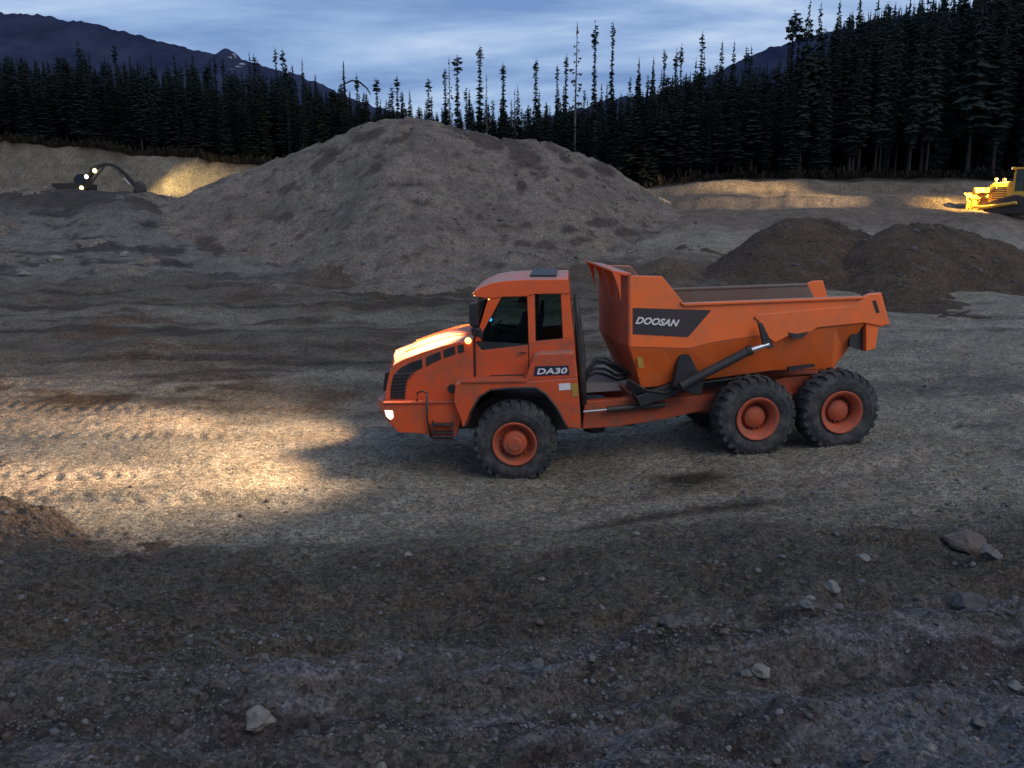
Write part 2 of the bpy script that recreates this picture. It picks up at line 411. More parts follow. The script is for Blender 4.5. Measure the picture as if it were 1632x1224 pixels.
class MB:
    def __init__(self, tf=None):
        self.v = []; self.f = []; self.tf = tf or (lambda x, y, z: Vector((x, y, z)))
    def add(self, vs, fs):
        k = len(self.v)
        self.v += [self.tf(*p) for p in vs]
        self.f += [tuple(i + k for i in f) for f in fs]
        return self
    def box(self, x0, x1, y0, y1, z0, z1):
        return self.add([(x0, y0, z0), (x1, y0, z0), (x1, y1, z0), (x0, y1, z0), (x0, y0, z1), (x1, y0, z1), (x1, y1, z1), (x0, y1, z1)],
                        [(0, 3, 2, 1), (4, 5, 6, 7), (0, 1, 5, 4), (1, 2, 6, 5), (2, 3, 7, 6), (3, 0, 4, 7)])
    def prism(self, pts, y0, y1, pts2=None):
        """outline (x,z) extruded in y; pts2 = outline at y1"""
        n = len(pts); pts2 = pts2 or pts
        return self.add([(p[0], y0, p[1]) for p in pts] + [(p[0], y1, p[1]) for p in pts2],
                        [tuple(range(n - 1, -1, -1)), tuple(range(n, 2 * n))] + [(i, (i + 1) % n, (i + 1) % n + n, i + n) for i in range(n)])
    def tube(self, path, r, seg=10, cap=True):
        path = [Vector(p) for p in path]
        rr = r if isinstance(r, (list, tuple)) else [r] * len(path)
        vs, fs = [], []
        for i, p in enumerate(path):
            d = (path[min(i + 1, len(path) - 1)] - path[max(i - 1, 0)]).normalized()
            a = Vector((0, 0, 1)) if abs(d.z) < 0.9 else Vector((1, 0, 0))
            s = d.cross(a).normalized(); t = s.cross(d)
            for k in range(seg):
                an = 2 * math.pi * k / seg
                vs.append(tuple(p + (s * math.cos(an) + t * math.sin(an)) * rr[i]))
        for i in range(len(path) - 1):
            for k in range(seg):
                fs.append((i * seg + k, i * seg + (k + 1) % seg, (i + 1) * seg + (k + 1) % seg, (i + 1) * seg + k))
        if cap:
            fs.append(tuple(range(seg - 1, -1, -1))); fs.append(tuple(range((len(path) - 1) * seg, len(path) * seg)))
        return self.add(vs, fs)
    def lathe(self, prof, seg=48, c=(0, 0, 0)):
        """profile (y, r) spun about the y axis"""
        vs, fs = [], []
        n = len(prof)
        for k in range(seg):
            an = 2 * math.pi * k / seg
            for y, r in prof:
                vs.append((c[0] + r * math.cos(an), c[1] + y, c[2] + r * math.sin(an)))
        for k in range(seg):
            for i in range(n - 1):
                a, b2 = k * n + i, ((k + 1) % seg) * n + i
                fs.append((a, a + 1, b2 + 1, b2))
        return self.add(vs, fs)
    def build(self, name, mat, parent=None, smooth=False, bevel=0.0, solid=0.0, kind=None):
        me = bpy.data.meshes.new(name)
        me.from_pydata([tuple(p) for p in self.v], [], self.f)
        me.validate(); me.update()
        bm = bmesh.new(); bm.from_mesh(me)
        if bevel > 0 or solid == 0:
            bmesh.ops.remove_doubles(bm, verts=bm.verts, dist=0.0004)
        bmesh.ops.recalc_face_normals(bm, faces=bm.faces)
        bm.to_mesh(me); bm.free()
        if smooth:
            for p in me.polygons: p.use_smooth = True
        me.materials.append(mat)
        o = bpy.data.objects.new(name, me); COL.objects.link(o)
        if parent: o.parent = parent
        if solid:
            s = o.modifiers.new('solid', 'SOLIDIFY'); s.thickness = solid; s.offset = 0
        if bevel:
            b = o.modifiers.new('bevel', 'BEVEL'); b.width = bevel; b.segments = 2; b.limit_method = 'ANGLE'; b.angle_limit = rad(35)
        if smooth == 'auto':
            for p in me.polygons: p.use_smooth = True
            md = me
            try: md.set_sharp_from_angle(angle=rad(35))
            except Exception: pass
        if kind: o['kind'] = kind
        return o

def grid_mesh(name, X, Y, Z, mat, col=None, smooth=True):
    nr, nc = X.shape
    me = bpy.data.meshes.new(name)
    co = np.stack([X, Y, Z], -1).reshape(-1, 3).astype(np.float32)
    idx = np.arange(nr * nc).reshape(nr, nc)
    q = np.stack([idx[:-1, :-1], idx[:-1, 1:], idx[1:, 1:], idx[1:, :-1]], -1).reshape(-1, 4)
    me.vertices.add(len(co)); me.vertices.foreach_set('co', co.ravel())
    me.loops.add(q.size); me.loops.foreach_set('vertex_index', q.ravel().astype(np.int32))
    me.polygons.add(len(q))
    me.polygons.foreach_set('loop_start', (np.arange(len(q)) * 4).astype(np.int32))
    me.polygons.foreach_set('use_smooth', np.full(len(q), smooth))
    me.update(calc_edges=True)
    if col is not None:
        ca = me.color_attributes.new('soil', 'FLOAT_COLOR', 'POINT')
        c4 = np.concatenate([col.reshape(-1, 3), np.ones((nr * nc, 1))], 1).astype(np.float32)
        ca.data.foreach_set('color', c4.ravel())
    me.materials.append(mat)
    o = bpy.data.objects.new(name, me); COL.objects.link(o)
    return o

# ------------------------------------------------------------------ ground sheet
def mix3(a, b, m):
    return a * (1 - m[..., None]) + np.asarray(b, float) * m[..., None]
def soil(x, y):
    """what the ground is made of at each place (albedo)"""
    yy = np.maximum(y, 3.0); u = x / yy
    c = np.zeros(x.shape + (3,)) + np.array([0.235, 0.218, 0.190])           # haul road: compacted grey gravel
    wob = 0.8 * fbm(x * 0.25, y * 0.25 + 7, 4)
    # disturbed darker soil further back
    b = sst(19.5, 25, y + 3.0 * wob - 0.10 * x) * (1 - sst(0.26, 0.40, u)) * (1 - sst(43, 50, y))
    c = mix3(c, (0.112, 0.098, 0.084), b * 0.95)
    # lighter driven lanes sweeping through it
    ln = np.exp(-((y - 25.5 - 0.15 * x - 1.2 * wob) / 1.3) ** 2) + 0.8 * np.exp(-((y - 33 + 0.05 * x - 1.5 * wob) / 1.6) ** 2)
    c = mix3(c, (0.215, 0.200, 0.180), np.clip(ln, 0, 1) * 0.8 * b)
    st = sst(0.12, 0.55, fbm(x * 0.10 + 3, y * 0.62, 5, 0.6))
    c = mix3(c, (0.048, 0.040, 0.036), st * b * 0.8)
    st2 = sst(0.15, 0.6, fbm(x * 0.3 - 9, y * 0.8, 5, 0.6))
    c = mix3(c, (0.085, 0.055, 0.040), st2 * b * 0.7)
    # brown wheel-thrown soil on the left verge of the lit road
    vb = sst(0.05, 0.45, fbm(x * 0.35, y * 0.7 + 20, 4)) * (1 - sst(-8.5, -5.5, x)) * np.exp(-((y - 22.3) / 1.6) ** 2)
    c = mix3(c, (0.050, 0.034, 0.024), np.clip(vb * 1.3, 0, 0.9))
    # right side: grey road, patchy
    rp = sst(0.1, 0.5, fbm(x * 0.22, y * 0.5 - 11, 5, 0.6)) * sst(0.2, 0.35, u) * sst(13, 16, y) * (1 - sst(40, 50, y))
    c = mix3(c, (0.135, 0.128, 0.120), rp * 0.8)
    # berms in front of the mound: reddish brown
    bb = np.exp(-((y - 44 - 1.6 * pn(x * 0.16, 4.0)) / 3.0) ** 2) * sst(-0.3, -0.2, u) * (1 - sst(0.2, 0.3, u))
    c = mix3(c, (0.098, 0.075, 0.062), bb * 0.8)
    # grey gravel skirt at left with dark growth
    sk = (1 - sst(-0.30, -0.2, u)) * sst(40, 46, y + 2 * wob) * (1 - sst(58, 63, y))
    c = mix3(c, (0.150, 0.145, 0.140), sk)
    skd = sst(0.05, 0.4, fbm(x * 0.22 + 40, y * 0.45, 5, 0.62))
    c = mix3(c, (0.045, 0.036, 0.046), sk * skd * 0.85)
    # dark ridge at left, excavator bench
    c = mix3(c, (0.060, 0.052, 0.050), (1 - sst(-0.36, -0.28, u)) * sst(55, 59, y) * (1 - sst(72, 82, y)))
    cutm = (1 - sst(0.1, 0.2, u)) * sst(84, 88, y) * (1 - sst(91.2, 92.6, y + wob))
    c = mix3(c, (0.165, 0.150, 0.125), cutm)
    c = mix3(c, (0.065, 0.048, 0.036), (1 - sst(0.1, 0.2, u)) * sst(91.2, 92.6, y + wob))
    # right-hand field in front of the trees
    rf = sst(0.08, 0.2, u) * sst(50, 58, y)
    c = mix3(c, (0.150, 0.125, 0.108), rf)
    c = mix3(c, (0.030, 0.026, 0.022), rf * sst(73, 79, y + wob * 1.5))
    # foreground bank: dark soil, then pale gravel streaks
    f = 1 - sst(10.6, 13.6, y + 0.9 * wob + 0.25 * fbm(x * 1.7, y * 1.7, 4) - 0.03 * x)
    c = mix3(c, (0.080, 0.072, 0.065), f * 0.95)
    g2 = sst(0.0, 0.45, fbm(x * 0.7 + 5, y * 0.9, 4))
    c = mix3(c, (0.084, 0.068, 0.056), f * g2 * 0.45)
    q = y - 0.16 * x
    low = 1 - sst(7.4, 8.4, q + 0.4 * wob)
    strk = sst(-0.1, 0.45, fbm(x * 0.35 + 2, q * 2.1, 5, 0.6))
    c = mix3(c, (0.152, 0.150, 0.174), low * (0.22 + 0.78 * strk) * f)
    dk = sst(0.15, 0.5, fbm(x * 0.4 - 6, q * 1.7 + 30, 4, 0.6))
    c = mix3(c, (0.052, 0.044, 0.045), low * dk * f * 0.8)
    fr = sst(0.5, 2.5, x - 1.0) * (1 - sst(5.6, 6.4, q))
    c = mix3(c, (0.146, 0.155, 0.186), fr * f * 0.75)
    # brown patch right of centre, oil-dark pothole by the truck
    c = mix3(c, (0.035, 0.030, 0.022), np.clip(1.25 * np.exp(-(((x - OIL.x) / 0.75) ** 2 + ((y - OIL.y) / 0.36) ** 2) ** 1.4 - 0.5 * np.abs(wob) ), 0, 0.9))
    c = mix3(c, (0.055, 0.045, 0.036), 0.9 * np.exp(-((y - 12.9 - 0.10 * (x - 2.5) - 0.25 * wob) / 0.22) ** 2) * sst(0.3, 1.6, x) * (1 - sst(3.6, 5.5, x)))
    c = mix3(c, (0.090, 0.062, 0.047), 0.6 * np.exp(-(((x - 3.4) / 1.6) ** 2 + ((y - 14.1) / 0.3) ** 2)))
    return c
OIL = Vector((3.3, 15.8, 0))
OIL = hit(1108, 764)
PITV = hit(790, 962)
PIT = (PITV.x, PITV.y)

rows = np.concatenate([np.linspace(-80, 1.5, 18), np.exp(np.linspace(math.log(1.9), math.log(130), 620)), np.exp(np.linspace(math.log(133), math.log(1400), 50))])
us = np.linspace(-1, 1, 640)
us = np.sign(us) * (0.72 * np.abs(us) + 0.28 * np.abs(us) ** 5)
hw = 0.92 * np.maximum(rows, 0) + np.interp(rows, [-80, 0, 8, 1500], [60, 4, 3, 60])
GX = us[None, :] * hw[:, None] / 1.0
GX = GX * 1.0
GY = np.repeat(rows[:, None], len(us), 1)
GZ = terrain(GX, GY)
ground = grid_mesh('ground', GX, GY, GZ, M_GROUND, soil(GX, GY))
tag(ground, 'uneven gravel pit floor with haul road and dark soil bank in the foreground', kind='structure')

# ------------------------------------------------------------------ heaps
HEAPS = []
def heap(name, sil, yc, slope, mat, label, r=2.2, res=(260, 200), back=14, front=18, nz=0.25, k_=0.9, cat='mound', seed=0.0, hf=0.0, colf=None):
    P = [at_depth(px, py, yc) for px, py in sil]
    xs = np.array([p.x for p in P]); zs = np.array([p.z for p in P])
    o = np.argsort(xs); xs, zs = xs[o], zs[o]
    x = np.linspace(xs[0] - 1, xs[-1] + 1, res[0]); y = np.linspace(yc - front, yc + back, res[1])
    X, Y = np.meshgrid(x, y)
    cz = np.interp(X, xs, zs)
    k = 9; pad = np.pad(np.interp(x, xs, zs), k, mode='edge')
    sm = np.convolve(pad, np.hanning(2 * k + 1) / np.hanning(2 * k + 1).sum(), 'valid')
    cz = np.interp(X * yc / Y, x, sm)
    dyc = Y - yc - 1.0 * pn(X * 0.15 + seed, 0.5 + seed)
    Z = cz - 0.1 - slope * (np.sqrt(dyc ** 2 + r * r) - r)
    g = terrain(X, Y)
    Z = g + k_ * np.log1p(np.exp(np.clip((Z - g) / k_, -30, 30))) - 0.12
    d = Z - g
    # concave foot: the slope runs out into the ground
    Z = np.where(d < 1.2, g + 1.2 - 1.2 * ((1.2 - d) / 1.0) ** 0.8 * 0.95, Z) if False else Z
    Z = Z + nz * fbm(X * 0.22 + seed, Y * 0.22, 5, 0.55) + 0.10 * nz * fbm(X * 1.9, Y * 1.9 + seed, 4, 0.6)
    gul = np.abs(pn(X * 0.5 + 0.5 * pn(Y * 0.2, X * 0.1) + seed, Y * 0.09))
    Z = Z - 0.65 * nz * (1 - np.clip(gul * 4, 0, 1)) * sst(0.5, 3, d)
    fade = sst(0.0, 0.06, (X - x[0]) / (x[-1] - x[0])) * sst(0.0, 0.06, (x[-1] - X) / (x[-1] - x[0]))
    fade = fade * sst(0.0, 0.15, (Y - y[0]) / (y[-1] - y[0]))
    Z = np.where(fade < 1, np.minimum(Z, g - 0.4 + (Z - g + 0.4) * fade), Z)
    Z = np.maximum(Z, g - 0.6)
    Z = Z + hf * fbm(X * 4.5, Y * 4.5 + seed, 4, 0.65) * sst(0, 0.15, Z - g)
    ob = grid_mesh(name, X, Y, Z, mat, colf(X, Y, Z) if colf else None)
    bm = bmesh.new(); bm.from_mesh(ob.data)
    # drop the skirt that lies deep under the ground
    kill = [f for f in bm.faces if all((v.co.z < float(0) - 99) for v in f.verts)]
    bm.free()
    tag(ob, label, cat)
    def zf(px_, py_):
        fx = np.clip((px_ - x[0]) / (x[1] - x[0]), 0, len(x) - 1.001); fy = np.clip((py_ - y[0]) / (y[1] - y[0]), 0, len(y) - 1.001)
        i0, j0 = fy.astype(int), fx.astype(int)
        return np.maximum(Z[i0, j0], terrain(px_, py_))
    HEAPS.append((x, y, zf))
    return ob
BIG = [(150, 420), (200, 378), (240, 345), (300, 308), (350, 286), (400, 265), (450, 245), (500, 224), (550, 203), (600, 184), (640, 180), (690, 185), (750, 200), (790, 212), (830, 215), (860, 220), (900, 230), (935, 245), (965, 260), (990, 277), (1015, 296), (1045, 318), (1100, 355)]
BIG = [(-40, 560), (60, 500), (110, 450)] + BIG
SOILED = [(770, 222, 42, 11, 28), (835, 248, 38, 13, 40), (745, 208, 26, 8, 15), (520, 252, 26, 8, -38), (600, 268, 16, 7, -30), (590, 215, 30, 6, -20), (900, 250, 14, 6, 50),
          (880, 235, 12, 5, 40), (960, 268, 20, 7, 25), (640, 220, 14, 5, -20), (505, 265, 14, 6, -40), (455, 345, 15, 6, -30), (455, 300, 16, 5, -35), (832, 296, 8, 7, 0), (765, 345, 5, 4, 0), (925, 275, 16, 6, 20),
          (910, 365, 14, 7, 0), (870, 390, 16, 6, 0), (835, 388, 12, 6, 0), (960, 355, 22, 6, -5), (1000, 370, 18, 6, 0), (840, 358, 6, 4, 0), (920, 385, 14, 6, 0), (330, 395, 22, 16, 20), (480, 375, 14, 4, -25)]
def mound_col(X, Y, Z):
    dy_, dz_ = Y, Z - CAM_H
    fwd = dy_ * cp - dz_ * sp_; up = dy_ * sp_ + dz_ * cp
    px = 816 + FPX * X / fwd; py = 612 - FPX * up / fwd
    n1 = fbm(X * 0.7, Y * 0.5 + Z * 0.8, 5, 0.65); n2 = fbm(X * 1.6 + 9, Y * 1.1 + Z, 4, 0.6)
    m = np.zeros(X.shape)
    for cx, cy, rx, ry, an in SOILED:
        a = rad(an); ddx = px - cx; ddy = py - cy
        uu = (ddx * math.cos(a) + ddy * math.sin(a)) / (rx * 1.25); vv = (-ddx * math.sin(a) + ddy * math.cos(a)) / (ry * 1.4)
        m = np.maximum(m, 1.15 - np.sqrt(uu ** 2 + vv ** 2))
    m = sst(0.05, 0.45, m + 0.34 * n1 + 0.20 * n2)
    m = np.maximum(m * 1.0, 0.4 * sst(0.75, 1.0, n2 + 0.4 * n1))
    c = np.zeros(X.shape + (3,)) + np.array([0.182, 0.160, 0.143])
    c = mix3(c, (0.155, 0.137, 0.124), sst(-0.2, 0.5, fbm(X * 0.25 + 3, Y * 0.2 + Z * 0.3, 4)))
    return mix3(c, (0.066, 0.053, 0.050), m * 0.85)
heap('gravel_mound', BIG, 62.0, 0.56, M_MOUND, 'tall pale gravel mound in the middle distance behind the dump truck', res=(460, 340), front=30, back=20, nz=0.23, colf=mound_col)
P1 = [(1060, 470), (1105, 437), (1150, 401), (1200, 367), (1250, 345), (1290, 339), (1330, 346), (1385, 362), (1440, 385), (1500, 412), (1580, 450), (1660, 490)]
heap('soil_pile', P1, 45.0, 0.55, M_PILE, 'dark soil pile above the truck bed, left of the two behind the tail', r=1.2, k_=0.3, res=(200, 180), front=12, back=8, nz=0.22, cat='soil pile', seed=5.3)
P2 = [(1240, 470), (1290, 430), (1330, 400), (1370, 374), (1400, 357), (1430, 344), (1455, 339), (1500, 345), (1550, 358), (1600, 377), (1660, 402), (1740, 436), (1820, 480)]
heap('soil_pile', P2, 43.0, 0.50, M_PILE, 'wide dark soil pile at the right edge below the bulldozer', r=1.2, k_=0.3, res=(240, 200), front=16, back=8, nz=0.3, cat='soil pile', seed=9.1)
P3 = [(-260, 772), (-150, 768), (-70, 775), (0, 790), (40, 800), (100, 822), (150, 862), (200, 900), (240, 950), (260, 1000)]
heap('rubble_heap', P3, 12.5, 0.60, ground_mat('rubble_soil', False, (0.105, 0.088, 0.080), (0.03, 0.022, 0.02), 0.8), 'low heap of dark broken soil at the left edge beside the lit road', r=0.9, k_=0.06, res=(260, 200), front=2.2, back=2.0, nz=0.34, hf=0.06, cat='rubble heap', seed=2.2)

# ------------------------------------------------------------------ mountains
def mountain(name, sil, dist, label, mat, back=600, nz=30, seed=0):
    P = [at_depth(px, py, dist) for px, py in sil]
    xs = np.array([p.x for p in P]); zs = np.array([p.z for p in P])
    x = np.linspace(xs[0], xs[-1], 420); v = np.linspace(0, 1, 90)
    X, V = np.meshgrid(x, v)
    Y = dist - 620 + V * (620 + back)
    cz = np.interp(X, xs, zs) + 3.0 * fbm(X * 0.02 + seed, X * 0 + 2, 4) + 2.5 * fbm(X * 0.09 + seed, X * 0 + 5, 3)
    dd = (Y - dist)
    Z = cz * np.where(dd < 0, (1 + dd / 640.0), 1 - dd / back * 0.8)
    w = np.clip(np.abs(dd) / 200, 0, 1)
    Z = Z + w * (-np.abs(fbm(X * 0.006 + seed, Y * 0.004, 5)) * nz - 0.3 * nz * np.abs(fbm(X * 0.02, Y * 0.02 + seed, 4)))
    Z = np.maximum(Z, -5)
    o = grid_mesh(name, X, Y, Z, mat)
    tag(o, label, kind='structure')
    return o
def mtn_mat():
    m, n, l, b = new_mat('mountain_forest_hazed')
    g = n.new('ShaderNodeNewGeometry')
    f = noise_ramp(n, l, g.outputs['Position'], 0.012, 0.35, 0.7, 9, 0.7)
    c = mixc(n, l, (0.017, 0.023, 0.050), (0.036, 0.044, 0.082), f)  # blue of the distant air put into the forest colour
    s = n.new('ShaderNodeSeparateXYZ'); l.new(g.outputs['Position'], s.inputs[0])
    # old snow in the gully of the little peak
    P = at_depth(385, 100, 1395)
    d = n.new('ShaderNodeVectorMath'); d.operation = 'SUBTRACT'; d.inputs[1].default_value = (P.x, P.y, P.z)
    l.new(g.outputs['Position'], d.inputs[0])
    sc = n.new('ShaderNodeVectorMath'); sc.operation = 'MULTIPLY'; sc.inputs[1].default_value = (1 / 13, 1 / 300, 1 / 17)
    l.new(d.outputs[0], sc.inputs[0])
    ln = n.new('ShaderNodeVectorMath'); ln.operation = 'LENGTH'; l.new(sc.outputs[0], ln.inputs[0])
    near = n.new('ShaderNodeMapRange'); near.inputs[1].default_value = 1.2; near.inputs[2].default_value = 0.5
    l.new(ln.outputs['Value'], near.inputs[0])
    f2 = noise_ramp(n, l, g.outputs['Position'], 0.06, 0.57, 0.62, 6, 0.6)
    mu = n.new('ShaderNodeMath'); mu.operation = 'MULTIPLY'; l.new(near.outputs[0], mu.inputs[0]); l.new(f2, mu.inputs[1])
    l.new(mixc(n, l, c, (0.5, 0.5, 0.52), mu.outputs[0]), b.inputs['Base Color'])
    b.inputs['Roughness'].default_value = 1.0
    b.inputs['Specular IOR Level'].default_value = 0
    return m
MT = mtn_mat()
mountain('mountain_ridge', [(-900, 120), (-500, 60), (-250, 30), (-100, 16), (0, 19), (60, 22), (120, 33), (165, 38), (180, 46), (205, 50), (245, 62), (300, 76), (345, 86), (352, 80), (362, 74), (372, 80), (385, 92), (410, 100), (430, 108), (480, 120), (510, 132), (545, 150), (600, 170), (700, 200), (900, 240)], 1400, 'dark blue forested mountain ridge falling away from the upper left', MT, seed=3)
mountain('mountain_ridge', [(860, 190), (960, 160), (1050, 150), (1100, 132), (1150, 110), (1185, 92), (1215, 80), (1262, 66), (1330, 48), (1400, 30), (1460, 22), (1560, 10), (1700, -20), (1950, -10), (2500, 60)], 1000, 'dark mountain shoulder rising behind the spruces at the right', MT, nz=14, seed=8)

# ------------------------------------------------------------------ spruces
def crown_mesh(name, h, rmax, base, levels, per, droop=0.35, club=0.0, ragged=0.3, seed=0, sub=2, thin=1.0):
    """whorls of drooping, ragged branch sprays; every branch is a few leaf-sized blades"""
    rnd = random.Random(seed)
    vs, fs = [], []
    if h < 3:
        vs, fs = crown_mesh(name, 14.0, rmax * 14.0 / h, base, levels, per, droop, club, ragged, seed, sub, thin)
        return [(p[0] * h / 14, p[1] * h / 14, p[2] * h / 14) for p in vs], fs
    for i in range(levels):
        t = i / (levels - 1.0)
        z = h * (base + (1 - base) * t ** 0.92)
        prof = (1 - t) ** 0.75
        r = rmax * (prof * 0.95 + 0.05)
        if club and t > 0.78:
            r = max(r, rmax * club * (1 - abs((t - 0.9) / 0.12) ** 2)) if abs(t - 0.9) < 0.12 else r
        if base and t < 0.12: r *= 0.55 + 3 * t
        n = max(3, int(per * (0.6 + 0.5 * prof)))
        a0 = rnd.random() * 6.28
        for k in range(n):
            if rnd.random() < 0.10: continue
            a = a0 + 6.283 * k / n + rnd.uniform(-0.3, 0.3)
            rr = r * rnd.uniform(1 - ragged, 1 + ragged * 0.7)
            dz = -droop * rr * rnd.uniform(0.6, 1.3)
            if t > 0.9: dz *= 0.3
            c, s = math.cos(a), math.sin(a)
            zz2 = z + rnd.uniform(-0.02, 0.02) * h
            for q in range(sub):
                f0 = 0.12 + 0.50 * q / sub; f1 = min(1.0, f0 + 0.62)
                wd = rr * (0.30 - 0.09 * q) * rnd.uniform(0.7, 1.3) * thin + 0.03
                off = rnd.uniform(-0.16, 0.16) * rr
                p0 = (c * rr * f0 - s * off * 0.3, s * rr * f0 + c * off * 0.3, zz2 + dz * f0 * f0)
                p1 = (c * rr * (f0 + f1) / 2 - s * (off + wd), s * rr * (f0 + f1) / 2 + c * (off + wd), zz2 + dz * ((f0 + f1) / 2) ** 1.5 - wd * 0.45)
                p2 = (c * rr * f1 - s * off, s * rr * f1 + c * off, zz2 + dz * f1)
                p3 = (c * rr * (f0 + f1) / 2 - s * (off - wd), s * rr * (f0 + f1) / 2 + c * (off - wd), zz2 + dz * ((f0 + f1) / 2) ** 1.5 - wd * 0.45)
                k0 = len(vs); vs += [p0, p1, p2, p3]
                fs += [(k0, k0 + 1, k0 + 2), (k0, k0 + 2, k0 + 3)]
                if q == 0:
                    # hanging twig under the branch
                    p4 = (c * rr * 0.55, s * rr * 0.55, zz2 + dz * 0.55 - rr * 0.30 - 0.06)
                    k0 = len(vs); vs += [p0, p2, p4]; fs.append((k0, k0 + 1, k0 + 2))
    # leader
    k0 = len(vs); w = 0.06 + 0.02 * rmax
    vs += [(w, 0, h * 0.93), (-w * 0.5, w, h * 0.93), (-w * 0.5, -w, h * 0.93), (0, 0, h * 1.01)]
    fs += [(k0, k0 + 1, k0 + 3), (k0 + 1, k0 + 2, k0 + 3), (k0 + 2, k0, k0 + 3)]
    return vs, fs
def trunk_geo(h, r, seg=6, lean=0.0, top=1.0):
    vs, fs = [], []
    n = 6
    for i in range(n + 1):
        t = i / n
        for k in range(seg):
            a = 6.283 * k / seg
            rr = r * (1 - 0.88 * t) * (1.35 if i == 0 else 1)
            vs.append((rr * math.cos(a) + lean * t * t, rr * math.sin(a), h * top * t - (0.3 if i == 0 else 0)))
    for i in range(n):
        for k in range(seg):
            fs.append((i * seg + k, i * seg + (k + 1) % seg, (i + 1) * seg + (k + 1) % seg, (i + 1) * seg + k))
    return vs, fs
def to_mesh(name, geo, mat):
    me = bpy.data.meshes.new(name); me.from_pydata(geo[0], [], geo[1]); me.materials.append(mat); me.update(); return me
H0 = 14.0
PROTO = {'dense': [], 'tall': [], 'spike': [], 'snag': [], 'broad': []}
for i in range(5):
    PROTO['dense'].append((to_mesh('crown', crown_mesh('c', H0, 1.45, 0.06, 52, 9, seed=i, sub=3, thin=1.35), LEAF), to_mesh('trunk', trunk_geo(H0, 0.15), BARK)))
for i in range(4):
    PROTO['tall'].append((to_mesh('crown', crown_mesh('c', H0, 1.2, 0.26, 46, 8, seed=20 + i, ragged=0.5, sub=3, thin=1.4), LEAF), to_mesh('trunk', trunk_geo(H0, 0.14), BARK)))
for i in range(5):
    PROTO['spike'].append((to_mesh('crown', crown_mesh('c', H0, 0.60, 0.15, 74, 6, seed=40 + i, club=0.55 + 0.2 * (i % 3), ragged=0.5, sub=2, thin=2.3), LEAF), to_mesh('trunk', trunk_geo(H0, 0.11), BARK)))
for i in range(2):
    PROTO['snag'].append((to_mesh('crown', crown_mesh('c', H0, 0.75, 0.45, 24, 4, seed=60 + i, droop=0.1, ragged=0.7, sub=1, thin=0.35), DEADW), to_mesh('trunk', trunk_geo(H0, 0.12), DEADW)))
for i in range(3):
    PROTO['broad'].append((to_mesh('crown', crown_mesh('c', H0, 2.2, 0.30, 30, 8, seed=80 + i, ragged=0.6, sub=3), LEAF), to_mesh('trunk', trunk_geo(H0, 0.18), BARK)))

N_TREE = 0
def tree(x, y, h, kind, label, group, wide=1.0, name='spruce_tree', lean=0.0):
    global N_TREE
    N_TREE += 1
    cm, tm = random.choice(PROTO[kind])
    z = float(terrain(x, y)) - 0.1
    r = empty(name, (x, y, z), random.random() * 6.28)
    s = h / H0
    r.scale = (s * wide, s * wide, s)
    r.rotation_euler[0] = random.uniform(-0.02, 0.02) + lean
    for nme, me in (('trunk', tm), ('crown', cm)):
        o = bpy.data.objects.new(nme, me); COL.objects.link(o); o.parent = r
    tag(r, label, 'tree', group)
    return r

SKX = [-900, -300, 0, 60, 120, 200, 260, 320, 400, 440, 500, 560, 610, 700, 780, 850, 900, 950, 1000, 1030, 1060, 1110, 1180, 1230, 1270, 1310, 1350, 1400, 1450, 1520, 1632, 1800, 2300]
SKY = [60, 80, 86, 88, 92, 94, 100, 104, 112, 116, 122, 138, 154, 168, 165, 165, 158, 146, 142, 125, 112, 108, 98, 95, 62, 20, 12, 2, -15, -45, -75, -90, -90]
def top_z(px, py, y):
    d = ray(px, py); return CAM_H + d.z * y / d.y
def px_of(x, y):
    # approximate picture column of a tall thing at (x, y)
    return 816 + FPX * x / (y * 1.03)

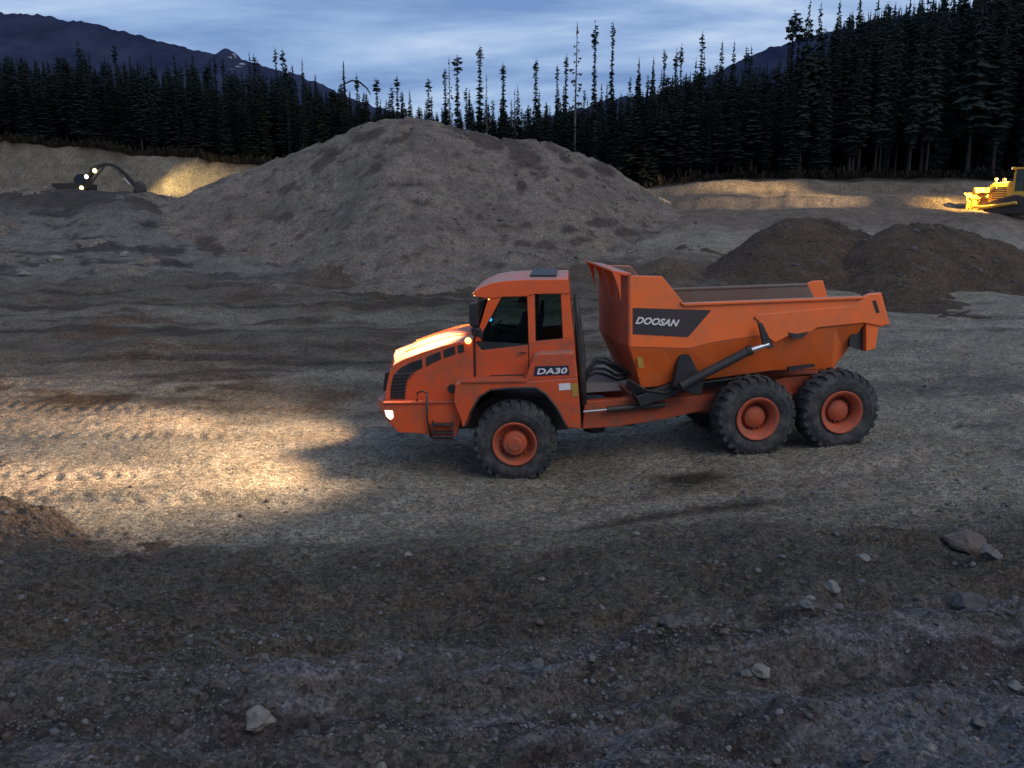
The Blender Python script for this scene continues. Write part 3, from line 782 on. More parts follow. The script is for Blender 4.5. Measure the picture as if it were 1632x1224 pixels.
# named single trees on the skyline: (px, top py, kind, wide, label)
SPK = [
 (165, 96, 'spike', 0.9, 'lone thin spruce tip poking above the left forest under the ridge'),
 (407, 86, 'spike', 1.2, 'spruce tip just right of the small rocky peak'),
 (438, 74, 'spike', 1.0, 'left of the two tall thin twin spruces beside the mountain foot'),
 (448, 76, 'spike', 0.8, 'right of the two tall thin twin spruces beside the mountain foot'),
 (455, 98, 'spike', 0.7, 'short thin spruce hugging the twin spruces by the mountain foot'),
 (500, 116, 'dense', 0.6, 'pointed spruce where the mountain ridge meets the forest'),
 (570, 118, 'spike', 0.8, 'thin spruce right of the bent leaning tree'),
 (600, 124, 'spike', 0.9, 'short spruce above the left shoulder of the gravel mound'),
 (632, 119, 'spike', 0.9, 'knob-topped spruce above the peak of the gravel mound'),
 (653, 143, 'dense', 0.6, 'low spruce just right of the knob-topped spruce over the mound'),
 (683, 123, 'spike', 0.9, 'thin spruce above the right side of the mound peak'),
 (710, 108, 'spike', 1.0, 'left spruce of the ragged cluster of three over the mound'),
 (716, 88, 'snag', 0.9, 'sparse pale spruce in the middle of the ragged cluster over the mound'),
 (727, 87, 'spike', 1.0, 'right spruce of the ragged cluster of three over the mound'),
 (748, 143, 'dense', 0.5, 'small spruce left of the tall dark pole spruce'),
 (763, 71, 'spike', 1.3, 'tall dark pole spruce, highest above the gravel mound'),
 (776, 116, 'snag', 0.9, 'thin bare spruce just right of the tall dark pole spruce'),
 (803, 99, 'spike', 1.2, 'knob-topped spruce between the pole spruce and the right shoulder of the mound'),
 (820, 140, 'snag', 0.8, 'faint bare snag above the right shoulder of the mound'),
 (855, 93, 'spike', 1.2, 'narrow spruce above the right shoulder of the gravel mound'),
 (888, 101, 'spike', 0.9, 'left slim spruce of the pair before the pale snag'),
 (902, 86, 'spike', 1.0, 'right slim spruce of the pair before the pale snag'),
 (918, 33, 'snag', 1.6, 'tall pale half-dead spruce with sparse open branches'),
 (949, 34, 'spike', 1.0, 'left of the two very tall pole-like spruces'),
 (976, 32, 'spike', 1.0, 'right of the two very tall pole-like spruces'),
 (1018, 91, 'dense', 0.75, 'bushy spruce tip right of the two pole-like spruces'),
 (1044, 89, 'dense', 0.6, 'blunt spruce tip beside the thin twin tips'),
 (1058, 76, 'spike', 0.9, 'thin spruce tip beside the blunt spruce'),
 (1079, 78, 'spike', 0.8, 'thin spruce between the blunt spruce and the knobbly tall one'),
 (1087, 70, 'spike', 0.8, 'club-topped thin spruce left of the knobbly tall one'),
 (1120, 48, 'spike', 1.3, 'knobbly tall spruce left of the distant mountain shoulder'),
 (1152, 63, 'dense', 0.8, 'dense spruce left of the gap with the mountain shoulder'),
 (1173, 64, 'dense', 0.7, 'dense spruce at the edge of the gap with the mountain shoulder'),
 (1259, 28, 'spike', 0.9, 'left thin spruce standing in front of the mountain shoulder'),
 (1264, 16, 'spike', 1.0, 'right thin spruce standing in front of the mountain shoulder'),
 (1276, 28, 'spike', 0.9, 'club-topped spruce at the left end of the tall right forest'),
 (1292, -2, 'broad', 0.7, 'ragged broad spruce with gaps at the left end of the tall right forest'),
 (1312, 4, 'broad', 0.7, 'ragged spruce second into the tall right forest'),
 (1337, -1, 'dense', 0.9, 'full round-topped spruce in the tall right forest'),
 (1373, -4, 'dense', 0.8, 'full spruce touching the top edge of the photo'),
]
for px, py, k, wd, lab in SPK:
    y = 100 + random.uniform(-3, 3)
    if px > 1200: y = 86 + random.uniform(-2, 3)
    x = (px - 816) / FPX * y / ray(px, py).y
    h = top_z(px, py, y) - float(terrain(x, y))
    tree(x, y, h, k, lab, 'tall trees breaking the skyline', wd * 14.0 / max(h, 8) * (1.0 if k != 'dense' else 1.1))

# bent tree, its top broken over to the right
y = 99.0
x = (547 - 816) / FPX * y / ray(547, 100).y
gz = float(terrain(x, y)); h = top_z(547, 98, y) - gz
bt = empty('bent_tree', (x, y, gz))
tag(bt, 'thin bent tree whose broken top hangs over to the right', 'tree')
MB().tube([(0, 0, -.3), (0.05, 0, h * 0.5), (0, 0, h * .86), (0.05, 0, h)], [0.16, 0.13, 0.09, 0.03], 6).build('trunk', BARK, bt)
MB().tube([(0.05, 0, h * .80), (0.9, 0, h * .83), (1.8, 0, h * .81), (2.5, 0, h * .76), (2.9, 0, h * .70)], [0.08, 0.10, 0.12, 0.09, 0.05], 6).build('broken_top', BARK, bt)
cg = crown_mesh('c', h, 0.8, 0.3, 36, 5, seed=222, ragged=0.6, thin=1.3)
o = bpy.data.objects.new('crown', to_mesh('crown', cg, LEAF)); COL.objects.link(o); o.parent = bt

# front rows, every tree its own object
def row(n, x0, x1, ya, yb, kinds, lab, grp, drop, nm='spruce_tree'):
    for i in range(n):
        x = x0 + (x1 - x0) * (i + random.uniform(-0.4, 0.4)) / n
        y = random.uniform(ya, yb)
        px = px_of(x, y)
        py = float(np.interp(px, SKX, SKY)) + random.uniform(*drop)
        h = top_z(px, py, y) - float(terrain(x, y))
        if h < 4: h = random.uniform(4, 6)
        h = min(h, 21)
        k = random.choice(kinds)
        tree(x, y, h, k, lab, grp, (14.0 / h) * random.uniform(0.75, 1.1), nm)
row(72, 11, 58, 79.5, 84, ['tall', 'tall', 'dense', 'spike', 'broad'], 'dark spruce at the front edge of the tall forest behind the bulldozer', 'front row of the right forest', (5, 90))
row(38, 14, 62, 85, 91, ['tall', 'dense', 'broad', 'spike'], 'dark spruce standing deeper in the tall forest behind the bulldozer', 'second row of the right forest', (0, 30))
row(74, -68, -14, 96, 100, ['dense', 'dense', 'tall', 'spike'], 'dark spruce on top of the cut bank above the excavator', 'front row of the left forest', (-6, 60))
row(30, -18, 14, 95, 100, ['dense', 'spike', 'dense'], 'low dark spruce behind the gravel mound', 'spruces behind the gravel mound', (4, 40))

# the wood behind reads as one dark mass
def forest_mass():
    src = bpy.data.collections.new('forest_sources')          # shapes the mass is made of; not linked into the scene
    for i in range(7):
        if i < 5:
            cg = crown_mesh('c', 1.0, 0.105, 0.05, 44, 8, seed=300 + i, sub=2, thin=1.5, ragged=0.5)
        else:
            cg = crown_mesh('c', 1.0, 0.055, 0.15, 60, 6, seed=300 + i, sub=2, thin=2.0, ragged=0.5, club=0.6)
        tg_ = trunk_geo(1.0, 0.010, 5)
        k = len(cg[0])
        me = to_mesh('forest_tree', (cg[0] + tg_[0], cg[1] + [tuple(q + k for q in f) for f in tg_[1]]), LEAF)
        src.objects.link(bpy.data.objects.new('forest_tree', me))
    rnd = random.Random(5)
    pts, scl, rot = [], [], []
    for i in range(2500):
        y = rnd.uniform(86, 128) if rnd.random() < .8 else rnd.uniform(104, 170)
        u = rnd.uniform(-0.86, 0.86)
        if y < 99 and u < 0.16: y = rnd.uniform(101, 130)
        x = u * y
        px = px_of(x, y)
        py = float(np.interp(px, SKX, SKY)) + rnd.uniform(-8, 55) * (1 if rnd.random() < .75 else 0.4) + (0 if px < 520 else (6 if px < 1200 else 0)) - (rnd.uniform(8, 40) if rnd.random() < 0.09 else 0)
        g = float(terrain(x, y))
        h = min(24, max(5, top_z(px, py, y) - g))
        w = (6 + 0.5 * h) * rnd.uniform(0.8, 1.2)
        pts.append((x, y, g - 0.2)); scl.append((w, w, h)); rot.append((0, 0, rnd.random() * 6.28))
    me = bpy.data.meshes.new('spruce_forest'); me.from_pydata(pts, [], [])
    for nme, dat in (('tree_scale', scl), ('tree_rot', rot)):
        a = me.attributes.new(nme, 'FLOAT_VECTOR', 'POINT'); a.data.foreach_set('vector', np.array(dat, np.float32).ravel())
    me.materials.append(LEAF)
    ng = bpy.data.node_groups.new('forest_nodes', 'GeometryNodeTree')
    ng.interface.new_socket('Geometry', in_out='INPUT', socket_type='NodeSocketGeometry')
    ng.interface.new_socket('Geometry', in_out='OUTPUT', socket_type='NodeSocketGeometry')
    N, L = ng.nodes, ng.links
    gi = N.new('NodeGroupInput'); go = N.new('NodeGroupOutput')
    ci = N.new('GeometryNodeCollectionInfo'); ci.inputs['Collection'].default_value = src
    ci.inputs['Separate Children'].default_value = True; ci.inputs['Reset Children'].default_value = True
    ip = N.new('GeometryNodeInstanceOnPoints'); ip.inputs['Pick Instance'].default_value = True
    a1 = N.new('GeometryNodeInputNamedAttribute'); a1.data_type = 'FLOAT_VECTOR'; a1.inputs['Name'].default_value = 'tree_scale'
    a2 = N.new('GeometryNodeInputNamedAttribute'); a2.data_type = 'FLOAT_VECTOR'; a2.inputs['Name'].default_value = 'tree_rot'
    L.new(gi.outputs[0], ip.inputs['Points']); L.new(ci.outputs[0], ip.inputs['Instance'])
    L.new(a1.outputs[0], ip.inputs['Scale']); L.new(a2.outputs[0], ip.inputs['Rotation'])
    L.new(ip.outputs[0], go.inputs[0])
    o = bpy.data.objects.new('spruce_forest', me); COL.objects.link(o)
    md = o.modifiers.new('forest', 'NODES'); md.node_group = ng
    tag(o, 'dense dark spruce forest filling the background', 'forest', kind='stuff')
forest_mass()

# low brush along the forest edge
def brush():
    vs, fs = [], []
    rnd = random.Random(9)
    for i in range(2600):
        if rnd.random() < 0.25:
            x = rnd.uniform(9, 60); y = rnd.uniform(78, 81); 
        else:
            x = rnd.uniform(-66, -16); y = rnd.uniform(92.5, 96)
        g = float(0)
        hh = rnd.uniform(0.15, 0.8) * (1 if rnd.random() < .8 else 1.6)
        k0 = (x, y, hh)
        for q in range(9):
            a = rnd.random() * 6.28; r = hh * rnd.uniform(.2, .6)
            k = len(vs)
            cx, cy = x + rnd.uniform(-.4, .4), y + rnd.uniform(-.4, .4)
            vs += [(cx, cy, -0.1), (cx + r * math.cos(a), cy + r * math.sin(a), hh * rnd.uniform(.5, 1.1)), (cx + r * math.cos(a + .35), cy + r * math.sin(a + .35), hh * rnd.uniform(.4, .9))]
            fs.append((k, k + 1, k + 2))
    V = np.array(vs); V[:, 2] += terrain(V[:, 0], V[:, 1])
    me = to_mesh('undergrowth', (V.tolist(), fs), leaf_mat('brush_leaf', (0.010, 0.009, 0.007), (0.028, 0.022, 0.016)))
    o = bpy.data.objects.new('undergrowth', me); COL.objects.link(o)
    tag(o, 'low brown brush along the forest edge', 'undergrowth', kind='stuff')
brush()

# ------------------------------------------------------------------ stones
def rock_geo(r, sub=2, seed=0, flat=0.7, ang=0.35):
    bm = bmesh.new(); bmesh.ops.create_icosphere(bm, subdivisions=sub, radius=1)
    off = Vector((seed * 3.7, seed * 1.3, seed * 9.1))
    rn = random.Random(seed)
    cuts = [(Vector((rn.uniform(-1, 1), rn.uniform(-1, 1), rn.uniform(-0.4, 1))).normalized(), rn.uniform(0.62, 0.88)) for _ in range(7)]
    for v in bm.verts:
        p = v.co.copy()
        for nrm, d in cuts:
            k = p.dot(nrm)
            if k > d: p -= nrm * (k - d)
        p *= 1 + ang * mnoise.noise(v.co * 1.4 + off) + 0.08 * mnoise.noise(v.co * 5 + off)
        v.co = Vector((p.x, p.y, p.z * flat)) * r
    vs = [tuple(v.co) for v in bm.verts]; fs = [tuple(v.index for v in f.verts) for f in bm.faces]
    bm.free()
    return vs, fs
ROCKS = [
 (415, 1152, 46, R_PALE, 0.8, 'large pale boulder at the lower left of the foreground bank'),
 (432, 1130, 20, R_DARK, 0.9, 'small dark stone leaning behind the large pale boulder'),
 (1213, 1069, 31, R_PALE, 0.65, 'smooth pale oval stone on the purple gravel at the lower centre right'),
 (1325, 937, 26, R_PALE, 0.9, 'light angular rock on the slope below the truck tail'),
 (1378, 888, 18, R_PALE, 0.6, 'small flat pale stone on the slope behind the road edge'),
 (1538, 858, 62, R_RED, 0.6, 'broad pinkish grey boulder half buried at the right edge of the road'),
 (1575, 881, 34, R_GREY, 0.7, 'grey rock just below the broad pinkish boulder'),
 (1551, 900, 11, R_PALE, 0.9, 'tiny light stone below the grey rock at right'),
 (1545, 954, 46, R_DARK, 0.8, 'dark rounded boulder near the right edge'),
 (1430, 979, 21, R_GREY, 0.7, 'bluish grey round stone left of the dark boulder'),
 (1285, 970, 25, R_GREY, 0.9, 'grey rock beside the thin upright pale sliver'),
 (1292, 952, 15, R_PALE, 0.4, 'thin pale sliver of rock standing on edge'),
 (1335, 966, 18, R_GREY, 0.6, 'flat grey stone right of the pale sliver'),
 (1043, 992, 22, R_RED, 0.8, 'reddish stone next to a dark lump on the slope'),
 (1066, 988, 30, R_DARK, 0.7, 'dark lump beside the reddish stone'),
 (1156, 1006, 17, R_RED, 0.6, 'small rust coloured stone in the middle of the slope'),
 (857, 1057, 24, R_GREY, 0.8, 'brownish grey stone low in the centre foreground'),
 (942, 1052, 15, R_GREY, 0.7, 'small round grey stone right of the centre foreground'),
 (422, 1046, 17, R_GREY, 0.7, 'grey stone on the dark slope above the large pale boulder'),
 (260, 1068, 9, R_PALE, 0.8, 'tiny white stone on the dark slope at left'),
 (470, 890, 10, R_GREY, 0.8, 'tiny stone on the near edge of the road'),
 (650, 882, 12, R_PALE, 0.6, 'small light stone on the near road edge left of centre'),
 (1100, 850, 13, R_RED, 0.6, 'small brown stone on the dark streak by the road'),
 (1015, 849, 11, R_PALE, 0.5, 'small light stone before the dark streak by the road'),
 (863, 926, 10, R_PALE, 0.7, 'small white stone at the top of the dark slope'),
 (1208, 910, 10, R_PALE, 0.7, 'small white stone on the upper slope right of centre'),
 (1482, 1190, 22, R_PALE, 0.9, 'bright jagged stone at the bottom right'),
 (1385, 1207, 26, R_RED, 0.7, 'brown pink stone at the bottom edge right of centre'),
 (1553, 1178, 15, R_PALE, 0.7, 'small light stone in the bluish gravel at the bottom right'),
 (1160, 1196, 11, R_PALE, 0.7, 'tiny white stone near the bottom centre right'),
 (608, 1220, 18, R_PALE, 0.7, 'light stone cut by the bottom edge'),
 (1560, 1148, 22, R_GREY, 0.6, 'bluish grey stone in the gravel at the lower right'),
 (1620, 1090, 24, R_PALE, 0.5, 'flat pale stone at the right border'),
 (1190, 1075, 20, R_GREY, 0.5, 'low grey stone left of the smooth oval stone'),
 (200, 404, 15, R_PALE, 0.6, 'pale rock on the grey skirt left of the mound'),
 (88, 410, 22, R_PALE, 0.5, 'long white rock on the grey ground at far left'),
 (40, 434, 16, R_PALE, 0.5, 'white stone patch near the left border'),
 (8, 812, 20, R_GREY, 0.8, 'grey stone on top of the rubble heap at the left edge'),
 (350, 872, 13, R_GREY, 0.7, 'small grey stone beside the rubble heap'),
]
for i, (px, py, s, m, fl, lab) in enumerate(ROCKS):
    p = hit(px, py + s * 0.25)
    r = 0.5 * s / FPX * p.y * 1.12
    me = to_mesh('rock', rock_geo(r, 3, i + 1, fl), m)
    o = bpy.data.objects.new('rock', me); COL.objects.link(o)
    o.location = (p.x, p.y, p.z + r * fl * 0.35); o.rotation_euler = (0, 0, random.random() * 6)
    tag(o, lab, 'rock', 'stones lying on the slope')

def scatter(name, n, sampler, size, mats, label, seed, sub=1, zfun=None):
    rnd = np.random.default_rng(seed)
    var = [rock_geo(1.0, sub, 500 + seed * 10 + i, 0.72, 0.5) for i in range(6)]
    X, Y = sampler(n, rnd)
    n = len(X)
    Z = (zfun or terrain)(X, Y)
    S = size[0] * (1 - rnd.random(n)) ** (-1 / 2.6) ; S = np.minimum(S, size[1])
    A = rnd.random(n) * 6.28; T = rnd.normal(0, .35, n)
    Vs, Fs, Ms = [], [], []
    k = 0
    mi = rnd.integers(0, len(mats), n)
    for j, (gv, gf) in enumerate(var):
        sel = np.where(np.arange(n) % 6 == j)[0]
        gv = np.array(gv); gf = np.array(gf)
        c, s = np.cos(A[sel])[:, None], np.sin(A[sel])[:, None]
        st = rnd.uniform(.7, 1.4, (len(sel), 1))
        x = gv[None, :, 0] * st; y = gv[None, :, 1]; z = gv[None, :, 2]
        ct, sn = np.cos(T[sel])[:, None], np.sin(T[sel])[:, None]
        y, z = y * ct - z * sn, y * sn + z * ct
        x, y = x * c - y * s, x * s + y * c
        x = x * 1.0; P = np.stack([X[sel, None] + x * S[sel, None], Y[sel, None] + y * S[sel, None], Z[sel, None] + (z + 0.05) * S[sel, None]], -1)
        Vs.append(P.reshape(-1, 3))
        Fs.append((gf[None] + (np.arange(len(sel)) * len(gv))[:, None, None] + k).reshape(-1, 3))
        Ms.append(np.repeat(mi[sel], len(gf)))
        k += P.shape[0] * P.shape[1]
    V = np.concatenate(Vs); F = np.concatenate(Fs); M = np.concatenate(Ms)
    me = bpy.data.meshes.new(name)
    me.vertices.add(len(V)); me.vertices.foreach_set('co', V.ravel().astype(np.float32))
    me.loops.add(F.size); me.loops.foreach_set('vertex_index', F.ravel().astype(np.int32))
    me.polygons.add(len(F)); me.polygons.foreach_set('loop_start', (np.arange(len(F)) * 3).astype(np.int32))
    me.polygons.foreach_set('material_index', M.astype(np.int32))
    for m in mats: me.materials.append(m)
    me.update(calc_edges=True)
    o = bpy.data.objects.new(name, me); COL.objects.link(o)
    tag(o, label, 'gravel', kind='stuff')
S1 = rock_mat('stone_a', (0.062, 0.058, 0.060)); S2 = rock_mat('stone_b', (0.105, 0.10, 0.103)); S3 = rock_mat('stone_c', (0.085, 0.062, 0.053)); S4 = rock_mat('stone_d', (0.145, 0.14, 0.145))
def near_s(n, rnd):
    y = 3.4 + 9.4 * rnd.random(n) ** 0.85
    x = (rnd.random(n) * 2 - 1) * (0.78 * y + 1.0)
    return x, y
def streak_s(n, rnd):
    y = 3.2 + 5.2 * rnd.random(n)
    x = (rnd.random(n) * 2 - 1) * (0.78 * y + 1.0)
    keep = (fbm(x * 0.5, (y - .16 * x) * 2.4, 3) + 0.25 * rnd.normal(size=n)) > 0.12
    return x[keep], y[keep]
def streak_fix(n, rnd):
    x, y = streak_s(n * 4, rnd); return x[:n], y[:n]
def road_s(n, rnd):
    y = 12 + 26 * rnd.random(n) ** 1.5
    x = (rnd.random(n) * 2 - 1) * (0.72 * y)
    return x, y
scatter('loose_gravel', 27000, near_s, (0.0075, 0.050), [S1, S1, S2, S3], 'loose stones and grit on the foreground bank', 1)
scatter('pale_gravel', 11000, streak_fix, (0.008, 0.036), [S2, S2, S4, S1], 'pale bluish gravel lying in streaks along the bottom', 2)
scatter('road_stones', 2600, road_s, (0.014, 0.06), [S2, S1, S3, S2], 'scattered stones on the haul road', 3)

def heap_s(k, y0=0.0, y1=1.0):
    x, y, zf = HEAPS[k]
    def f(n, rnd):
        X = x[0] + (x[-1] - x[0]) * rnd.random(n); Y = y[0] + (y[-1] - y[0]) * (y0 + (y1 - y0) * rnd.random(n))
        keep = zf(X, Y) > terrain(X, Y) + 0.04
        return X[keep], Y[keep]
    return f
scatter('mound_stones', 5200, heap_s(0, 0.15, 0.66), (0.035, 0.20), [S2, S1, S3, S1], 'coarse stones rolled down the face of the big gravel mound', 4, zfun=HEAPS[0][2])
scatter('pile_clods', 1800, heap_s(1, 0.1, 0.7), (0.035, 0.22), [S1, S3, S3, S1], 'clods of earth on the left dark soil pile', 5, zfun=HEAPS[1][2])
scatter('pile_clods', 2600, heap_s(2, 0.1, 0.7), (0.035, 0.22), [S1, S3, S3, S1], 'clods of earth on the right dark soil pile', 6, zfun=HEAPS[2][2])
scatter('rubble_stones', 1500, heap_s(3), (0.016, 0.13), [S1, S2, S3, S1], 'broken stones on the rubble heap at the left edge', 7, zfun=HEAPS[3][2])

# ------------------------------------------------------------------ the dump truck
TU = Unit(820, 709, 16.0, rad(-4))       # tractor unit: outer face of the near front tyre
TR = Unit(1210, 671.5, 16.3, rad(6.5))     # dumper unit: outer face of the near rear tyres
WD = 2.85                                # width over the tyres
ORG = TU.w(0, WD / 2, 0)
truck = empty('dump_truck', ORG)
tag(truck, 'orange six-wheeled articulated dump truck driving left with its headlights on', 'dump truck')
def tfm(u):
    return lambda s, o, z: u.w(s, o, z) - ORG
fT, fR = tfm(TU), tfm(TR)
def z1(X, Y): return (580 + X / 3.2214, 410 + Y / 3.2214)
def z2(X, Y): return (900 + X / 3.0222, 400 + Y / 3.0222)
def T(pts, o=0.0): return [TU.p(*z1(*p), o) for p in pts]
def R(pts, o=0.0): return [TR.p(*z2(*p), o) for p in pts]
def Rp(pts, o=0.0): return [TR.p(*p, o) for p in pts]
def part(mb, name, mat, parent=truck, **k):
    return mb.build(name, mat, parent, **k)

# wheels --------------------------------------------------------
TYR = 0.80
def tyre_mesh():
    mb = MB()
    wv = 0.58
    pr = [(0.06, 0.40), (0.03, 0.44), (0.0, 0.52), (0.0, 0.62), (0.03, 0.70), (0.07, 0.745), (0.12, 0.765),
          (wv - 0.12, 0.765), (wv - 0.07, 0.745), (wv - 0.03, 0.70), (wv, 0.62), (wv, 0.52), (wv - 0.03, 0.44), (wv - 0.06, 0.40)]
    mb.lathe(pr, 56)
    nl = 26
    for k in range(nl):
        for side in (0, 1):
            a = 2 * math.pi * (k + 0.5 * side) / nl
            def pt(y, r, da): return (r * math.cos(a + da), y if side == 0 else wv - y, r * math.sin(a + da))
            ya, yb = 0.015, 0.335
            w0, w1 = 0.062, 0.050
            sk = 0.075
            v = [pt(ya, 0.690, -w0), pt(ya, 0.690, w0), pt(yb, 0.76, w1 + sk), pt(yb, 0.76, -w1 + sk),
                 pt(ya + 0.008, 0.762, -w0), pt(ya + 0.008, 0.762, w0), pt(0.10, TYR, w0 + .01), pt(0.10, TYR, -w0 + .01), pt(yb, TYR, w1 + sk), pt(yb, TYR, -w1 + sk)]
            mb.add(v, [(0, 1, 5, 4), (4, 5, 6, 7), (7, 6, 8, 9), (1, 2, 8, 6, 5), (0, 4, 7, 9, 3), (3, 9, 8, 2)])
    # raised ring on the sidewall
    mb.lathe([(-0.006, 0.585), (-0.010, 0.60), (-0.006, 0.615)], 48)
    me_o = mb.build('tyre', RUBBER, None, smooth='auto')
    return me_o
def rim_mesh(front):
    mb = MB()
    if front:
        pr = [(0.05, 0.415), (0.0, 0.425), (-0.012, 0.41), (-0.005, 0.385), (0.02, 0.365), (0.07, 0.345), (0.15, 0.30), (0.17, 0.255), (0.10, 0.235), (0.03, 0.225), (0.0, 0.20), (-0.01, 0.14), (-0.03, 0.12), (-0.035, 0.0001)]
    else:
        pr = [(0.05, 0.415), (0.0, 0.425), (-0.012, 0.41), (-0.002, 0.375), (0.03, 0.345), (0.07, 0.315), (0.12, 0.285), (0.26, 0.275), (0.27, 0.235), (0.21, 0.22), (0.15, 0.20), (0.13, 0.15), (0.11, 0.12), (0.105, 0.0001)]
    mb.lathe(pr, 40)
    dpt = 0.165 if front else 0.265
    return mb.build('rim', ORANGE_D, None, smooth='auto'), dpt
def nuts_mesh(dpt, r=0.27):
    mb = MB()
    for k in range(16):
        a = 2 * math.pi * k / 16
        c = (r * math.cos(a), r * math.sin(a))
        mb.tube([(c[0], dpt, c[1]), (c[0], dpt - 0.035, c[1])], 0.014, 6)
    return mb.build('wheel_nuts', STEEL, None)
ty = tyre_mesh()
rf, dF = rim_mesh(True); rr_, dR = rim_mesh(False)
nF = nuts_mesh(dF, 0.28); nR = nuts_mesh(dR, 0.255)
first = {'t': True, 'f': True, 'r': True, 'nf': True, 'nr': True}
def use(o, key):
    if first[key]:
        first[key] = False; return o
    c = o.copy(); COL.objects.link(c); return c
def wheel(u, s, z, far, front, spin):
    e = empty('wheel'); e.parent = truck
    o = (WD if far else 0.0)
    e.location = u.w(s, o, z) - ORG
    e.rotation_euler = (0, 0, u.yaw + (math.pi if far else 0))
    t = use(ty, 't'); t.parent = e; t.rotation_euler = (0, spin, 0)
    r = use(rf if front else rr_, 'f' if front else 'r'); r.parent = e; r.rotation_euler = (0, spin, 0)
    n = use(nF if front else nR, 'nf' if front else 'nr'); n.parent = r
    return e
sF, zF = TU.p(820, 709); sM, zM = TR.p(1208, 668); sR_, zR_ = TR.p(1342, 657.5)
for far in (False, True):
    wheel(TU, sF, zF + .01, far, True, 0.1)
    wheel(TR, sM, zM, far, False, 0.4)
    wheel(TR, sR_, zR_, far, False, 0.9)

# tractor: hood ------------------------------------------------
HO = 0.38; HF = WD - 0.38
hood_side = T([(148, 556), (200, 525), (300, 487), (400, 455), (470, 440), (560, 428), (566, 640), (480, 660), (480, 738), (104, 738), (112, 690), (125, 620)], HO)
hood = MB(fT)
n = len(hood_side)
# crowned hood: near outline, inner shoulder, centre crest, mirrored
def shift(pts, idx, dz, ds=0):
    return [(p[0] + (ds if i in idx else 0), p[1] + (dz if i in idx else 0)) for i, p in enumerate(pts)]
topi = {0, 1, 2, 3, 4, 5}; fr_i = {9, 10, 11}
sec = [(HO, hood_side), (HO + 0.14, shift(hood_side, topi, 0.045)), (HO + 0.55, [(p[0] - (0.10 if i in (0, 9, 10, 11) else 0), p[1] + (0.085 if i in topi else 0)) for i, p in enumerate(hood_side)])]
sec += [(WD / 2, [(p[0] - (0.16 if i in (0, 9, 10, 11) else 0), p[1] + (0.11 if i in topi else 0)) for i, p in enumerate(hood_side)])]
sec += [(WD - o, pts) for o, pts in reversed(sec[:-1])]
vs = []; fs = []
for o, pts in sec: vs += [(p[0], o, p[1]) for p in pts]
for j in range(len(sec) - 1):
    for i in range(n):
        fs.append((j * n + i, j * n + (i + 1) % n, (j + 1) * n + (i + 1) % n, (j + 1) * n + i))
fs.append(tuple(range(n - 1, -1, -1))); fs.append(tuple((len(sec) - 1) * n + i for i in range(n)))
hood.add(vs, fs); ob_hood = part(hood, 'hood', ORANGE_SHADE, smooth='auto', bevel=0.012)
# ridges pressed into the hood top
rg = MB(fT)
for oo in (HO + 0.42, WD - HO - 0.42, HO + 0.72, WD - HO - 0.72):
    pts = T([(190, 527), (300, 487), (400, 455), (470, 440), (530, 433)], HO)
    rg.tube([(p[0], oo, p[1] + 0.083) for p in pts], 0.022, 6)
part(rg, 'hood_ribs', ORANGE, ob_hood)
# dark grille band wrapping the flank, in separate cells
cells = [
 [(150, 612), (185, 568), (245, 538), (298, 520), (300, 568), (252, 592), (226, 620), (214, 660), (210, 728), (134, 728), (138, 665)],
 [(318, 512), (358, 496), (392, 482), (396, 524), (355, 542), (318, 560)],
 [(408, 476), (440, 464), (466, 456), (470, 498), (440, 508), (410, 519)],
 [(480, 452), (512, 446), (516, 486), (484, 494)]]
for c in cells:
    g = MB(fT); g.prism(T(c, HO - 0.004), HO - 0.012, HO + 0.02); part(g, 'grille', BLACK, ob_hood, bevel=0.006)
g = MB(fT); g.prism(T(cells[0], HO - 0.004), WD - HO - 0.02, WD - HO + 0.012); part(g, 'grille', BLACK, ob_hood)
# louvre slats in the first grille cell
for k in range(7):
    y = 600 + k * 18
    x0 = 155 - k * 2.6; x1 = 232 - k * 3 if k > 1 else 262 - k * 18
    g = MB(fT); a = T([(x0, y), (x1, y - 3)], HO)
    g.tube([(a[0][0], HO - 0.018, a[0][1]), (a[1][0], HO - 0.018, a[1][1])], 0.010, 6)
    part(g, 'louvre', BLACK, ob_hood)
# front radiator grille (faces away to the left)
g = MB(fT)
fp = T([(112, 690), (125, 620)], HO)
g.prism([(fp[0][0] - 0.17, fp[0][1] - .1), (fp[1][0] - 0.175, fp[1][1]), (fp[1][0] - 0.10, fp[1][1]), (fp[0][0] - 0.10, fp[0][1] - .1)], HO + 0.5, WD - HO - 0.5)
part(g, 'radiator_grille', BLACK, bevel=0.01)
# round hatch on flank
c = TU.p(*z1(452, 675), HO)
mb = MB(fT)
mb.lathe([(0.0, 0.0001), (0.0, 0.065), (-0.012, 0.072), (-0.012, 0.085), (0.01, 0.09)], 20, (c[0], HO - .005, c[1]))
part(mb, 'filler_cap', STEEL)
# horizontal crease and door joint
g = MB(fT); a = T([(566, 440), (566, 640)], HO); g.box(a[0][0] - 0.012, a[0][0] + 0.012, HO - 0.006, HO + .03, a[1][1], a[0][1]); part(g, 'seam', BLACK)

